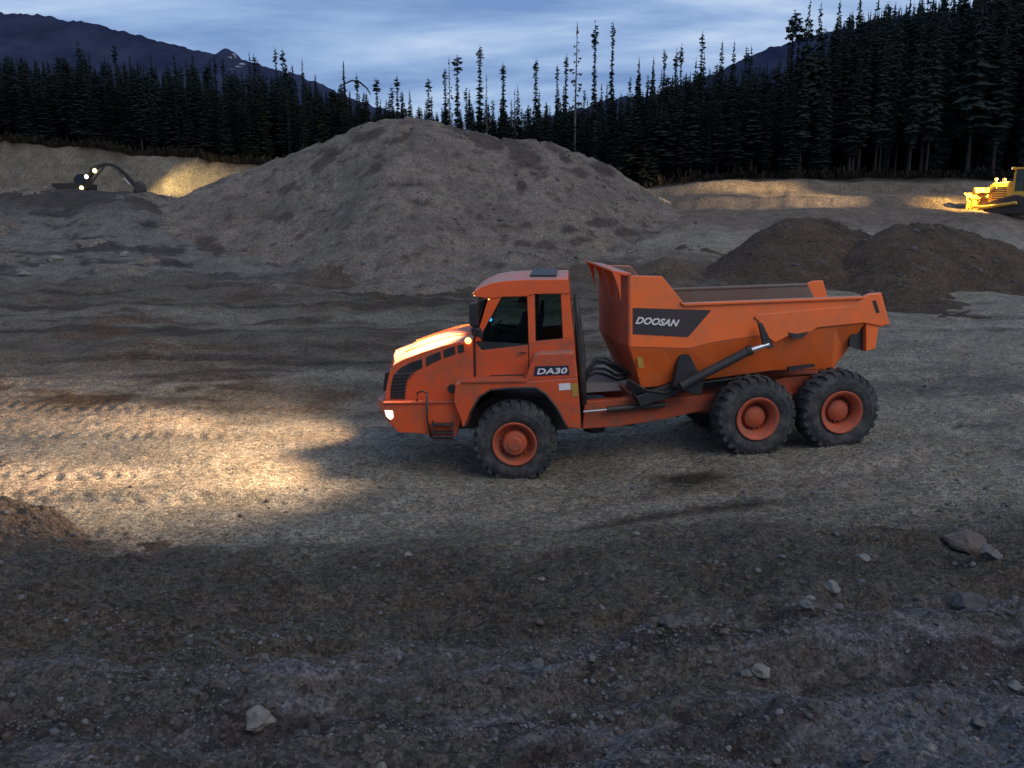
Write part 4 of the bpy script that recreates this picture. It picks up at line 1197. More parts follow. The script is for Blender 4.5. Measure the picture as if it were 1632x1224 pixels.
# bumper -------------------------------------------------------
BO = 0.22
bump = T([(104, 752), (462, 744), (480, 780), (500, 840), (470, 920), (360, 918), (290, 905), (178, 900), (150, 868), (128, 830), (106, 795)], BO)
bmb = MB(fT)
bin_ = [(p[0] - (0.22 if i in (0, 10, 9, 8, 7) else 0), p[1]) for i, p in enumerate(bump)]
bmb.prism(bump, BO, BO + 0.45, bin_); bmb.prism(bin_, BO + 0.45, WD - BO - 0.45); bmb.prism(bin_, WD - BO - 0.45, WD - BO, bump)
bumper = part(bmb, 'bumper', ORANGE_SHADE, bevel=0.015)
dk = MB(fT); a = T([(100, 744), (470, 738), (470, 748), (100, 754)], BO)
dk.prism(a, BO - 0.03, WD - BO + 0.03); part(dk, 'front_deck', ORANGE_D, bevel=0.008)
# non-slip strip
for side in (0, 1):
    hl = TU.p(*z1(134, 808), BO)
    o0 = (BO - 0.012) if side == 0 else WD - BO - 0.16
    h = MB(fT)
    h.prism([(hl[0] - 0.10, hl[1] + 0.085), (hl[0] + 0.055, hl[1] + 0.075), (hl[0] + 0.06, hl[1] - 0.06), (hl[0] - 0.00, hl[1] - 0.10), (hl[0] - 0.07, hl[1] - 0.03)], o0, o0 + 0.17)
    hb = part(h, 'headlight', GL_WHITE, bevel=0.01)
# steps and handrails on the near side and the far side
for side in (0, 1):
    def oo(v): return v if side == 0 else WD - v
    sob = None
    for X in (352, 455):
        st = MB(fT); a = T([(X, 840), (X, 940)], 0.12); st.box(a[0][0] - .014, a[0][0] + .014, min(oo(.10), oo(.16)), max(oo(.10), oo(.16)), a[1][1], a[0][1])
        sob = part(st, 'ladder_rail', STEEL)
    for Y in (858, 898, 936):
        s2 = MB(fT); a = T([(352, Y), (455, Y)], 0.12); s2.box(a[0][0], a[1][0], min(oo(.09), oo(.24)), max(oo(.09), oo(.24)), a[0][1] - .015, a[0][1] + .015); part(s2, 'rung', STEEL, sob)
    hr = MB(fT); a = T([(325, 700), (325, 835), (345, 925)], 0.14)
    hr.tube([(p[0], oo(.14), p[1]) for p in a], 0.02, 8)
    a = T([(325, 700), (300, 690), (270, 700), (268, 745)], 0.14)
    hr.tube([(p[0], oo(.16 + .03 * i), p[1]) for i, p in enumerate(a)], 0.017, 8)
    part(hr, 'handrail', BLACK, smooth=True)

# fender blocks with wheel arch --------------------------------
fen = [(470, 648), (600, 642), (830, 640), (1096, 622), (1106, 740), (1113, 880), (1048, 876), (1030, 850), (985, 770), (930, 702), (885, 674), (760, 674), (652, 684), (596, 720), (556, 790), (526, 868), (505, 872), (500, 840), (462, 744)]
for side in (0, 1):
    f = MB(fT); P = T(fen, 0.06)
    if side == 0: f.prism(P, 0.06, 0.50)
    else: f.prism(P, WD - 0.50, WD - 0.06)
    fo = part(f, 'fender', ORANGE_SHADE, bevel=0.014)
    # rubber lip round the arch
    lp = MB(fT); P = T([(1036, 862), (988, 772), (932, 702), (885, 672), (760, 672), (652, 682), (594, 718), (552, 790), (520, 868)], 0.04)
    lp.tube([(p[0], 0.045 if side == 0 else WD - 0.045, p[1]) for p in P], 0.022, 6); part(lp, 'arch_lip', BLACK, fo)
# light, worn deck edge above the fender
d2 = MB(fT); a = T([(500, 634), (836, 628), (836, 640), (500, 646)], 0.05); d2.prism(a, 0.03, 0.46); part(d2, 'side_deck', ORANGE_D, bevel=0.006)

# cab -----------------------------------------------------------
CO, CF = 0.42, WD - 0.62
cab = empty('cab'); cab.parent = truck
def cabp(pts, name, mat, o0=CO, o1=CO + 0.07, both=True, bev=0.01, ref=None):
    P = T(pts, CO if ref is None else ref)
    for side in ((0, 1) if both else (0,)):
        m = MB(fT)
        if side == 0: m.prism(P, o0, o1)
        else: m.prism(P, CF - (o1 - CO), CF - (o0 - CO))
        ob = part(m, name, mat, cab, bevel=bev)
        if side == 0: first_ob = ob
    return first_ob
# roof: shell with rounded front
ro = T([(556, 193), (566, 178), (600, 156), (655, 132), (730, 120), (860, 114), (1048, 113), (1054, 186), (1012, 187), (875, 189), (838, 200), (704, 204), (645, 214), (600, 205), (575, 199)], CO)
rm = MB(fT)
ri = [(p[0], p[1] + (0.035 if 0 < i < 7 else 0)) for i, p in enumerate(ro)]
rm.prism(ro, CO - 0.02, CO + 0.22, ri); rm.prism(ri, CO + 0.22, CF - 0.22); rm.prism(ri, CF - 0.22, CF + 0.02, ro)
part(rm, 'roof', ORANGE, cab, bevel=0.012)
hatch = MB(fT); a = T([(850, 112), (960, 110)], CO); hatch.box(a[0][0], a[1][0] + .1, CO + 0.18, CF - 0.3, a[0][1] + 0.03, a[0][1] + 0.065); part(hatch, 'roof_hatch', BLACK, cab, bevel=0.01)
cabp([(640, 205), (708, 203), (612, 380), (600, 432), (570, 432), (590, 372)], 'front_pillar', ORANGE)
cabp([(838, 198), (876, 186), (881, 432), (846, 446)], 'door_pillar', ORANGE)
cabp([(1010, 184), (1054, 182), (1078, 412), (1022, 420)], 'rear_pillar', ORANGE)
cabp([(846, 446), (881, 430), (1022, 417), (1078, 410), (1086, 500), (1096, 642), (846, 642)], 'quarter_panel', ORANGE_SHADE)
dr = cabp([(570, 432), (604, 478), (846, 450), (846, 642), (574, 642)], 'door', ORANGE_SHADE)
hd = MB(fT); a = T([(800, 490), (835, 487)], CO); hd.tube([(a[0][0], CO - 0.03, a[0][1]), (a[1][0], CO - 0.03, a[1][1])], 0.012, 6); part(hd, 'handle', BLACK, dr)
vt = MB(fT); vt.prism(T([(648, 606), (818, 600), (818, 616), (648, 622)], CO), CO - 0.008, CO + 0.01); part(vt, 'sill_vent', BLACK, dr)
js = MB(fT); a = T([(846, 450), (846, 640)], CO); js.box(a[0][0] - .008, a[0][0] + .008, CO - .004, CO + .02, a[1][1], a[0][1]); part(js, 'door_seam', BLACK, dr)
cabp([(612, 380), (708, 203), (838, 198), (846, 446), (846, 452), (604, 480), (572, 434), (600, 432)], 'door_window', GLASS, CO + 0.03, CO + 0.038, bev=0)
cabp([(876, 188), (1012, 185), (1022, 420), (881, 432)], 'side_window', GLASS, CO + 0.03, CO + 0.038, bev=0)
cabp([(598, 432), (846, 447), (846, 453), (604, 480), (574, 440)], 'window_trim', BLACK, CO + 0.010, CO + 0.028, bev=0)
# window gaskets
for pts in ([(612, 380), (708, 205), (838, 200), (845, 446), (604, 476)], [(877, 190), (1011, 187), (1021, 418), (882, 430)]):
    g = MB(fT); P = T(pts, CO); P = P + [P[0]]
    g.tube([(p[0], CO + 0.012, p[1]) for p in P], 0.011, 6); part(g, 'window_seal', BLACK, cab)
# windscreen, bowed forward
A0 = TU.p(*z1(640, 210), CO); A1 = TU.p(*z1(574, 430), CO)
ws = MB(fT); vs = []; fs = []
K = 8
for i in range(K + 1):
    t = i / K; o = CO + 0.03 + (CF - CO - 0.06) * t; bow = 0.22 * (1 - (2 * t - 1) ** 2) + 0.05
    vs += [(A0[0] - bow, o, A0[1]), (A1[0] - bow * 0.8, o, A1[1])]
for i in range(K): fs.append((2 * i, 2 * i + 1, 2 * i + 3, 2 * i + 2))
ws.add(vs, fs); part(ws, 'windscreen', GLASS, cab, solid=0.01)
# cowl, rear wall, floor
cw = MB(fT); a = T([(574, 432), (574, 640)], CO); b2 = T([(1078, 410), (1096, 640)], CO)
cw.box(a[0][0] - 0.05, a[0][0] + 0.04, CO + 0.075, CF - 0.075, a[1][1], a[0][1]); part(cw, 'cowl', ORANGE, cab)
cw = MB(fT); t0 = TU.p(*z1(1050, 190), CO)
cw.prism([(b2[0][0] - .06, b2[0][1] + .0), (b2[0][0] - .01, b2[0][1] + .0), (b2[1][0] - .01, b2[1][1]), (b2[1][0] - .06, b2[1][1])], CO + 0.075, CF - 0.075); part(cw, 'rear_wall', ORANGE, cab)
cw = MB(fT); cw.prism([(t0[0] - .03, t0[1]), (t0[0] - .02, t0[1]), (b2[0][0] - .03, b2[0][1]), (b2[0][0] - .04, b2[0][1])], CO + 0.08, CF - 0.08); part(cw, 'rear_window', GLASS, cab)
cw = MB(fT); cw.box(a[1][0] + .045, b2[1][0] - .065, CO + 0.075, CF - 0.075, a[1][1] + .04, a[1][1] + .12); part(cw, 'cab_floor', BLACK, cab)
# interior
fz = a[1][1] + 0.12; sx = TU.p(*z1(795, 400), CO)[0]; mid = (CO + CF) / 2
se = MB(fT); se.box(sx - 0.22, sx + 0.26, mid - 0.26, mid + 0.26, fz + 0.34, fz + 0.50); se.prism([(sx + 0.22, fz + 0.45), (sx + 0.36, fz + 1.12), (sx + 0.46, fz + 1.10), (sx + 0.34, fz + 0.42)], mid - 0.25, mid + 0.25); se.box(sx - .15, sx + .2, mid - .15, mid + .15, fz + .0, fz + .34)
se.prism([(sx + 0.35, fz + 1.14), (sx + 0.38, fz + 1.34), (sx + 0.45, fz + 1.33), (sx + 0.43, fz + 1.13)], mid - 0.13, mid + 0.13)
part(se, 'driver_seat', SEAT, cab, bevel=0.03)
swc = Vector((sx - 0.52, mid, fz + 0.78))
swm = MB(fT); ring = []
for k in range(25):
    an = 2 * math.pi * k / 24; ring.append((swc.x + 0.20 * math.cos(an) * 0.55, swc.y + 0.20 * math.sin(an), swc.z + 0.20 * math.cos(an) * 0.83))
swm.tube(ring, 0.016, 6, cap=False); swm.tube([(swc.x, swc.y, swc.z), (swc.x - 0.18, swc.y, swc.z - 0.6)], 0.03, 8); swm.tube([ring[6], ring[18]], 0.012, 6)
part(swm, 'steering_wheel', BLACK, cab)
db = MB(fT); a = T([(600, 400), (660, 420)], CO); db.prism([(a[0][0] - .05, a[0][1] - .1), (a[0][0] + .18, a[0][1] - .04), (a[0][0] + .24, a[0][1] - .4), (a[0][0] - .05, a[0][1] - .4)], CO + 0.12, CF - 0.12); part(db, 'dashboard', BLACK, cab, bevel=0.02)
sc_ = TU.p(*z1(648, 321), CO + 0.2)
s3 = MB(fT); s3.prism([(sc_[0] - 0.045, sc_[1] - 0.025), (sc_[0] + 0.03, sc_[1] - 0.028), (sc_[0] + 0.04, sc_[1] + 0.03), (sc_[0] - 0.02, sc_[1] + 0.032)], CO + 0.19, CO + 0.20); part(s3, 'display_screen', GL_BLUE, cab)
s3 = MB(fT); s3.box(sc_[0] - 0.06, sc_[0] + 0.06, CO + 0.205, CO + 0.25, sc_[1] - 0.05, sc_[1] + 0.05); s3.tube([(sc_[0], CO + .23, sc_[1] - .04), (sc_[0] + .02, CO + .26, sc_[1] - .42)], 0.012, 6); part(s3, 'display_mount', BLACK, cab)
# mirrors
for side in (0, 1):
    def oo(v): return v if side == 0 else CF + (CO - v)
    mi = MB(fT); P = T([(543, 236), (583, 230), (586, 348), (556, 352), (545, 340)], 0.16)
    mi.prism(P, min(oo(.02), oo(.24)), max(oo(.02), oo(.24))); mo = part(mi, 'mirror', BLACK, cab, bevel=0.02)
    am = MB(fT); P = T([(640, 214), (588, 226), (566, 240)], 0.2); am.tube([(P[0][0], oo(CO), P[0][1]), (P[1][0], oo(.25), P[1][1]), (P[2][0], oo(.13), P[2][1])], 0.016, 8)
    P = T([(566, 345), (572, 395), (600, 420)], 0.2); am.tube([(P[0][0], oo(.13), P[0][1]), (P[1][0], oo(.2), P[1][1]), (P[2][0], oo(CO), P[2][1])], 0.018, 8)
    part(am, 'mirror_arm', BLACK, mo, smooth=True)
    m2 = MB(fT); P = T([(552, 362), (602, 366), (612, 410), (560, 402)], 0.3); m2.prism(P, min(oo(.22), oo(.36)), max(oo(.22), oo(.36))); part(m2, 'kerb_mirror', BLACK, cab, bevel=0.02)
# small lamp lenses
def lamp(px, py, o, r, mat, name='lamp', u=TU, tf=fT, parent=cab):
    c = u.p(px, py, o)
    m = MB(tf); m.lathe([(-0.6 * r, 0.0001), (-0.5 * r, 0.6 * r), (0, r), (0.6 * r, 0.9 * r), (0.9 * r, 0.0001)], 14, (c[0], o, c[1]))
    return part(m, name, mat, parent, smooth=True), c
lamp(757, 468.5, CO + 0.02, 0.040, GL_WARM, 'work_lamp')
lamp(779, 476, CO + 0.0, 0.020, GL_AMBER, 'marker_lamp')
lamp(746, 543, 0.34, 0.062, GL_AMBER, 'indicator_lamp')
# raised locker beside the door with the type badge
lk = T([(872, 506), (900, 494), (1078, 490), (1090, 560), (1098, 622), (826, 640), (850, 560)], 0.10)
lkb = MB(fT); lkb.prism(lk, 0.10, CO - 0.005); locker = part(lkb, 'side_locker', ORANGE_SHADE, bevel=0.03)
bd = T([(880, 560), (1050, 556), (1056, 602), (872, 610)], 0.09); bm_ = MB(fT); bm_.prism(bd, 0.088, 0.102); part(bm_, 'badge', NAVY, locker)
# stickers on the rear of the fender
s_ = MB(fT); s_.prism(T([(1000, 650), (1060, 646), (1062, 680), (1002, 684)], .05), 0.052, 0.062); part(s_, 'white_sticker', WHITE, truck)
s_ = MB(fT); s_.prism(T([(1063, 650), (1098, 647), (1102, 712), (1070, 716)], .05), 0.052, 0.062); part(s_, 'warning_sticker', YSTICK, truck)

def text_mesh(txt, name, u, tf, pa, pb, height_px, o, mat, parent, shear=0.0, bold=0.02, xs=1.0):
    """lettering laid on the side plane; pa/pb = picture points of the baseline ends"""
    cu = bpy.data.curves.new('t', 'FONT'); cu.body = txt; cu.size = 1.0; cu.shear = shear; cu.offset = bold; cu.space_character = 1.04
    ob = bpy.data.objects.new('t', cu); COL.objects.link(ob)
    bpy.context.view_layer.update()
    me = bpy.data.meshes.new_from_object(ob.evaluated_get(bpy.context.evaluated_depsgraph_get()))
    xsv = [v.co.x for v in me.vertices]; ysv = [v.co.y for v in me.vertices]
    x0, x1, y0, y1 = min(xsv), max(xsv), min(ysv), max(ysv)
    a = u.p(*pa, o); b = u.p(*pb, o); hgt = u.p(pa[0], pa[1] - height_px, o)[1] - a[1]
    m = MB(tf)
    m.add([(a[0] + (b[0] - a[0]) * (v.co.x - x0) / (x1 - x0), o, a[1] + (b[1] - a[1]) * (v.co.x - x0) / (x1 - x0) + hgt * (v.co.y - y0) / (y1 - y0)) for v in me.vertices], [tuple(p.vertices) for p in me.polygons])
    bpy.data.objects.remove(ob); bpy.data.meshes.remove(me)
    return part(m, name, mat, parent, solid=0.004)
text_mesh('DA30', 'badge_lettering', TU, fT, z1(888, 602), z1(1044, 597), 9.5, 0.082, WHITE, locker, 0.15, 0.03)

# exhaust stack and pipes behind the cab
ex = MB(fT)
P = T([(1075, 200), (1085, 330), (1098, 470), (1104, 600), (1112, 760)], 0.55)
ex.tube([(p[0] + .05, 0.62, p[1]) for p in P], [0.05, 0.07, 0.09, 0.09, 0.08], 10)
ex.tube([(p[0] + .05, 0.95, p[1]) for p in P], [0.04, 0.04, 0.04, 0.04, 0.04], 8)
part(ex, 'exhaust_stack', STEEL, smooth=True)
rl = MB(fT); P = T([(1068, 235), (1090, 420), (1108, 610)], 0.45); rl.tube([(p[0] + .03, 0.45, p[1]) for p in P], 0.018, 6); part(rl, 'grab_rail', BLACK)

# tractor frame, axle, hitch
fr = MB(fT)
P = T([(200, 800), (560, 780), (640, 720), (1110, 740), (1120, 870), (900, 905), (560, 880), (260, 890)], 0.85); fr.prism(P, 0.85, WD - 0.85)
part(fr, 'tractor_frame', STEEL, bevel=0.02)
ax = MB(fT); ax.tube([(sF, 0.25, zF), (sF, WD - 0.25, zF)], 0.15, 14); ax.tube([(sF, WD / 2 - .25, zF), (sF, WD / 2 + .25, zF)], 0.28, 16); part(ax, 'axle', STEEL, smooth='auto')
for ss, zz3 in ((sM, zM), (sR_, zR_)):
    ax = MB(fR); ax.tube([(ss, 0.30, zz3), (ss, WD - 0.30, zz3)], 0.15, 14); ax.tube([(ss, WD / 2 - .25, zz3), (ss, WD / 2 + .25, zz3)], 0.28, 16); part(ax, 'axle', STEEL, smooth='auto')
# rear frame
P = Rp([(932, 640), (1010, 634), (1100, 632), (1190, 622), (1250, 602), (1330, 596), (1385, 606), (1385, 640), (1300, 655), (1200, 668), (1120, 655), (1060, 668), (985, 680), (928, 684)], 0.75)
rfm = MB(fR); rfm.prism(P, 0.75, 0.95); rfm.prism(P, WD - 0.95, WD - 0.75); 
P2 = [(p[0], p[1]) for p in P]; rfm.box(P[1][0], P[5][0], 0.94, WD - 0.94, P[9][1] + .1, P[3][1] - .08)
part(rfm, 'rear_frame', ORANGE_D, bevel=0.02)
hj = MB(fR); a = TR.p(940, 660, 1.4); hj.tube([(a[0] + .1, WD / 2, a[1] - .35), (a[0] + .1, WD / 2, a[1] + .35)], 0.22, 16); hj.tube([(a[0], WD / 2, a[1]), (a[0] + 0.9, WD / 2, a[1])], 0.27, 18); part(hj, 'hitch', STEEL, smooth='auto')
# light coloured guard plate by the hitch
gp = MB(fR); gp.prism(Rp([(930, 612), (983, 610), (990, 622), (932, 626)], 0.8), 0.8, 1.9); part(gp, 'hitch_cover', dirty_mat('dusty_plate', (0.20, 0.17, 0.17), amount=0.5, rough=0.7))
# steering cylinder
sc2 = MB(fR); a = TR.p(968, 653, .6); b = TR.p(1060, 645, .6); sc2.tube([(a[0], .62, a[1]), (b[0], .62, b[1])], 0.06, 12); cyl = part(sc2, 'steering_cylinder', STEEL, smooth='auto')
sc3 = MB(fR); a2 = TR.p(930, 656.5, .6); sc3.tube([(a2[0], .62, a2[1]), (a[0], .62, a[1])], 0.025, 10); part(sc3, 'rod', CHROME, cyl, smooth='auto')
# hoses arching over the joint
for k, (h0, off) in enumerate(((567, .6), (575, .72), (583, .9), (571, 1.1), (590, 1.0))):
    P = Rp([(928, 606 + 3 * k), (936, 590 + k * 3), (950, h0 + 5), (965, h0 + 4 + k), (985, h0 + 17), (1005, 596 + k * 2), (1030, 612 + k)], off)
    hm = MB(fR); hm.tube([(p[0], off + 0.02 * i, p[1]) for i, p in enumerate(P)], 0.026, 8); part(hm, 'hose', HOSE, smooth=True)
# hydraulic block and pipes under the body front
hb = MB(fR); P = Rp([(1012, 632), (1040, 622), (1085, 604), (1105, 600), (1108, 612), (1060, 636), (1020, 648)], 0.45); hb.prism(P, 0.42, 0.8); part(hb, 'hydraulic_block', BLACK, bevel=0.02)
for k in range(4):
    P = Rp([(1000, 604 + 5 * k), (1030, 622 + 4 * k), (1060, 626 + 3 * k), (1100, 612 + 3 * k), (1150, 606 + 3 * k), (1200, 600 + 2 * k)], .4)
    hm = MB(fR); hm.tube([(p[0], .4 + .05 * k, p[1]) for p in P], 0.022, 6); part(hm, 'hydraulic_pipe', HOSE, smooth=True)
# walking beam and links of the bogie
a = (sM, zM); b = (sR_, zR_); c = ((sM + sR_) / 2, zM + 0.22)
for o0, o1 in ((0.62, 0.74), (WD - 0.74, WD - 0.62)):
    wb = MB(fR)
    wb.prism([(a[0] - .1, a[1] + .1), (c[0], c[1] + .16), (b[0] + .1, b[1] + .1), (b[0] + .1, b[1] - .1), (c[0], c[1] - .16), (a[0] - .1, a[1] - .1)], o0, o1)
    part(wb, 'walking_beam', ORANGE_D, bevel=0.02)

# dumper body ---------------------------------------------------
BN = 0.20; BB = 0.58
def mir(o): return WD - o
TOP = [(315, 118), (470, 122), (575, 252), (1440, 219), (1466, 205), (1526, 200), (1566, 352), (1526, 366)]
CH = [(1440, 348), (1300, 362), (1150, 378), (960, 405), (720, 440), (600, 470), (315, 462)]
body = empty('dump_body'); body.parent = truck
for side in (0, 1):
    P = R(TOP + CH, BN)
    m = MB(fR)
    if side == 0: m.prism(P, BN, BN + 0.07)
    else: m.prism(P, mir(BN + 0.07), mir(BN))
    part(m, 'side_wall', ORANGE_B, body, bevel=0.012)
    # lower flank, leaning inwards
    C = R([(315, 462), (470, 466), (600, 470), (720, 440), (960, 405), (1150, 378), (1300, 362), (1440, 348)], BN + 0.02)
    Bp = R([(368, 655), (500, 640), (590, 625), (750, 603), (1000, 570), (1100, 566), (1285, 565), (1345, 490)], BB)
    m = MB(fR); vs = []; fs = []
    for q, w_ in zip(C, Bp):
        vs += [(q[0], BN + .03 if side == 0 else mir(BN + .03), q[1]), (w_[0], BB if side == 0 else mir(BB), w_[1])]
    for i in range(len(C) - 1): fs.append((2 * i, 2 * i + 1, 2 * i + 3, 2 * i + 2))
    m.add(vs, fs); part(m, 'lower_flank', ORANGE_B, body, solid=0.05)
# floor
m = MB(fR); vs = []; fs = []
for w_ in Bp: vs += [(w_[0], BB, w_[1]), (w_[0], mir(BB), w_[1])]
tl = TR.p(*z2(1440, 365), BN)
vs += [(tl[0], BN + .1, tl[1]), (tl[0], mir(BN + .1), tl[1])]
for i in range(len(Bp)): fs.append((2 * i, 2 * i + 1, 2 * i + 3, 2 * i + 2))
m.add(vs, fs); part(m, 'bed_floor', SCUFF, body, solid=0.05)
# inner lining of the side walls (scuffed)
for side in (0, 1):
    m = MB(fR); P = R([(335, 121), (469, 125), (574, 255), (1440, 222), (1500, 350), (1300, 362), (960, 405), (600, 470), (340, 462)], BN)
    if side == 0: m.prism(P, BN + 0.072, BN + 0.080)
    else: m.prism(P, mir(BN + 0.080), mir(BN + 0.072))
    part(m, 'side_lining', SCUFF, body)
# headboard: flat front between two chamfers, tapering down and back
top = TR.p(*z2(315, 112), BN); mdl = TR.p(*z2(315, 455), BN); bot = TR.p(*z2(372, 655), BB)
m = MB(fR)
cols = [(BN, 0.0), (BN + 0.36, -0.10), (mir(BN + 0.36), -0.10), (mir(BN), 0.0)]
colsb = [(BB, 0.0), (BB + 0.3, -0.08), (mir(BB + 0.3), -0.08), (mir(BB), 0.0)]
vs = []; fs = []
for (o, ds), (ob_, dsb) in zip(cols, colsb):
    vs += [(top[0] + ds, o, top[1]), (mdl[0] + ds, o, mdl[1]), (bot[0] + dsb, ob_, bot[1])]
for i in range(3):
    fs += [(3 * i, 3 * i + 1, 3 * i + 4, 3 * i + 3), (3 * i + 1, 3 * i + 2, 3 * i + 5, 3 * i + 4)]
m.add(vs, fs); hbd = part(m, 'headboard', ORANGE_D, body, solid=0.07)
# spill guard lip with gussets
m = MB(fR)
m.prism([(top[0] - 0.10, top[1] + 0.03), (top[0] - 0.24, top[1] + 0.05), (top[0] - 0.36, top[1] + 0.09), (top[0] - 0.36, top[1] + 0.05), (top[0] - 0.28, top[1] + 0.02), (top[0] - .02, top[1] - 0.05), (top[0] + .04, top[1] + .01)], BN + 0.03, mir(BN + 0.03))
part(m, 'spill_guard', ORANGE, body, bevel=0.008)
for o in (BN + 0.03, BN + 0.85, mir(BN + 0.85), mir(BN + 0.09)):
    m = MB(fR); m.prism([(top[0] - 0.33, top[1] + 0.05), (top[0] - 0.17, top[1] - 0.02), (top[0] - 0.15, top[1] - 0.50), (top[0] - 0.18, top[1] - 0.34), (top[0] - 0.25, top[1] - .12)], o, o + 0.04); part(m, 'gusset', ORANGE, body)
# thick top rails
for side in (0, 1):
    m = MB(fR); P = R([(560, 240), (575, 251), (1440, 217), (1440, 230), (575, 264), (556, 252)], BN)
    if side == 0: m.prism(P, BN - 0.05, BN + 0.10)
    else: m.prism(P, mir(BN + 0.10), mir(BN - 0.05))
    part(m, 'top_rail', ORANGE_B if side == 0 else SCUFF, body, bevel=0.012)
    # pressed reinforcement panel, folded proud of the wall
    m = MB(fR); P = R([(914, 318), (925, 306), (1380, 264), (1440, 226), (1468, 209), (1522, 205), (1560, 350), (1524, 362), (1440, 346), (1215, 370), (1150, 412), (1100, 398), (1012, 442), (985, 420), (940, 346)], BN - .03)
    if side == 0: m.prism(P, BN - 0.035, BN + .01)
    else: m.prism(P, mir(BN + .01), mir(BN - 0.035))
    part(m, 'reinforcement_panel', ORANGE_B, body, bevel=0.014)
    # tail post
    m = MB(fR); P = R([(1452, 346), (1514, 360), (1497, 470), (1452, 484)], BN)
    if side == 0: m.prism(P, BN, BN + .4)
    else: m.prism(P, mir(BN + .4), mir(BN))
    part(m, 'tail_post', ORANGE_B, body, bevel=0.012)
    m = MB(fR); P = R([(1380, 352), (1450, 346), (1450, 484), (1372, 462)], BN + .12)
    if side == 0: m.prism(P, BN + .12, BN + .2)
    else: m.prism(P, mir(BN + .2), mir(BN + .12))
    part(m, 'hinge_plate', STEEL, body)
    m = MB(fR); P = R([(1484, 240), (1500, 238), (1518, 296), (1504, 300)], BN - .05)
    if side == 0: m.prism(P, BN - 0.045, BN - .034)
    else: m.prism(P, mir(BN - .034), mir(BN - 0.045))
    part(m, 'tail_slot', BLACK, body)
    m = MB(fR); P = R([(1080, 392), (1122, 400), (1178, 388), (1140, 422), (1100, 424)], BN - .06)
    if side == 0: m.prism(P, BN - 0.065, BN)
    else: m.prism(P, mir(BN), mir(BN - 0.065))
    part(m, 'tie_bracket', STEEL, body)
# maker's decal
m = MB(fR); m.prism(R([(328, 274), (706, 285), (594, 414), (328, 400)], BN), BN - 0.008, BN + .01); dec = part(m, 'decal', DECAL, body)
text_mesh('DOOSAN', 'lettering', TR, fR, (1012.5, 516), (1083, 521), 11.5, BN - 0.014, WHITE, dec, 0.42, 0.035)
# yellow warning label on the front corner
m = MB(fR); m.prism(R([(345, 510), (372, 508), (380, 560), (356, 562)], BN + .1), BN + .075, BN + .08); part(m, 'warning_label', YSTICK, body)
# guide bracket
for side in (0, 1):
    m = MB(fR); P = R([(548, 505), (570, 488), (592, 480), (612, 520), (640, 575), (668, 640), (655, 700), (520, 655), (530, 600)], .28)
    if side == 0: m.prism(P, .26, .40)
    else: m.prism(P, mir(.40), mir(.26))
    part(m, 'cradle_bracket', BLACK, truck, bevel=0.02)
    # hoist ram
    def oo(v): return v if side == 0 else mir(v)
    a = TR.p(*z2(560, 650), .16); b = TR.p(*z2(880, 478), .1); c = TR.p(*z2(975, 446), .1)
    m = MB(fR); m.tube([(a[0], oo(.16), a[1]), (b[0], oo(.04), b[1])], 0.085, 14); m.tube([(b[0] - .02, oo(.045), b[1] - .01), (b[0] + .05, oo(.035), b[1] + .025)], 0.10, 14)
    ram = part(m, 'hoist_ram', STEEL, truck, smooth='auto')
    m = MB(fR); m.tube([(b[0], oo(.04), b[1]), (c[0], oo(.03), c[1])], 0.05, 12); part(m, 'rod', CHROME, ram, smooth='auto')
    m = MB(fR); P = R([(932, 350), (950, 346), (985, 420), (1008, 462), (985, 470), (955, 452)], .02)
    m.prism(P, min(oo(-0.01), oo(.07)), max(oo(-0.01), oo(.07))); part(m, 'ram_clevis', STEEL, truck, bevel=0.01)
# fender-like tank between wheel and body, exhaust slot on body edge
m = MB(fR); m.prism(R([(1075, 560), (1200, 545), (1206, 556), (1080, 578)], .3), .28, .36); part(m, 'body_pad', BLACK, truck)

# lamps of the truck ---------------------------------------------
def spot(name, loc, target, energy, size, blend, col, r=0.05):
    L = bpy.data.lights.new(name, 'SPOT'); L.energy = energy; L.spot_size = rad(size); L.spot_blend = blend; L.color = col; L.shadow_soft_size = r
    o = bpy.data.objects.new(name, L); COL.objects.link(o); o.location = loc
    o.rotation_euler = (Vector(target) - Vector(loc)).to_track_quat('-Z', 'Y').to_euler()
    return o
hl = TU.p(*z1(126, 808), BO)
for k, o in enumerate((BO + 0.12, WD - BO - 0.12)):
    p = TU.w(hl[0] - 0.46, o, hl[1])
    f = -TU.e
    side = -1.3 if k == 0 else 2.2
    spot('headlight_beam', p, p + f * 10 + Vector((0, side, -0.58)), 17000, 31, 1.0, (1.0, 0.62, 0.36), 0.10)
    spot('headlight_beam', p, p + f * 10 + Vector((0, side * 0.8, -1.5)), 1700, 92, 1.0, (1.0, 0.66, 0.38), 0.15)
# lamps under the front edge of the cab roof light the hood
for o in (CO + 0.25, CF - 0.25):
    c = TU.p(757, 470, CO); p = TU.w(c[0] - 0.02, o, c[1] - 0.06)
    hm = TU.w(TU.p(*z1(330, 480), HO)[0], o + .1, TU.p(*z1(330, 480), HO)[1])
    if o < 1: spot('ground_fill_beam', p + Vector((-0.1, 0, 0.05)), p - TU.e * 7 + Vector((0, 0.6, -2.5)), 7500, 105, 1.0, (1.0, 0.70, 0.42), 0.3)  # added wide fill spot for a soft glow on the ground ahead
    spot('roof_work_beam', p, hm, 400, 50, 0.8, (1.0, 0.66, 0.26), 0.03)

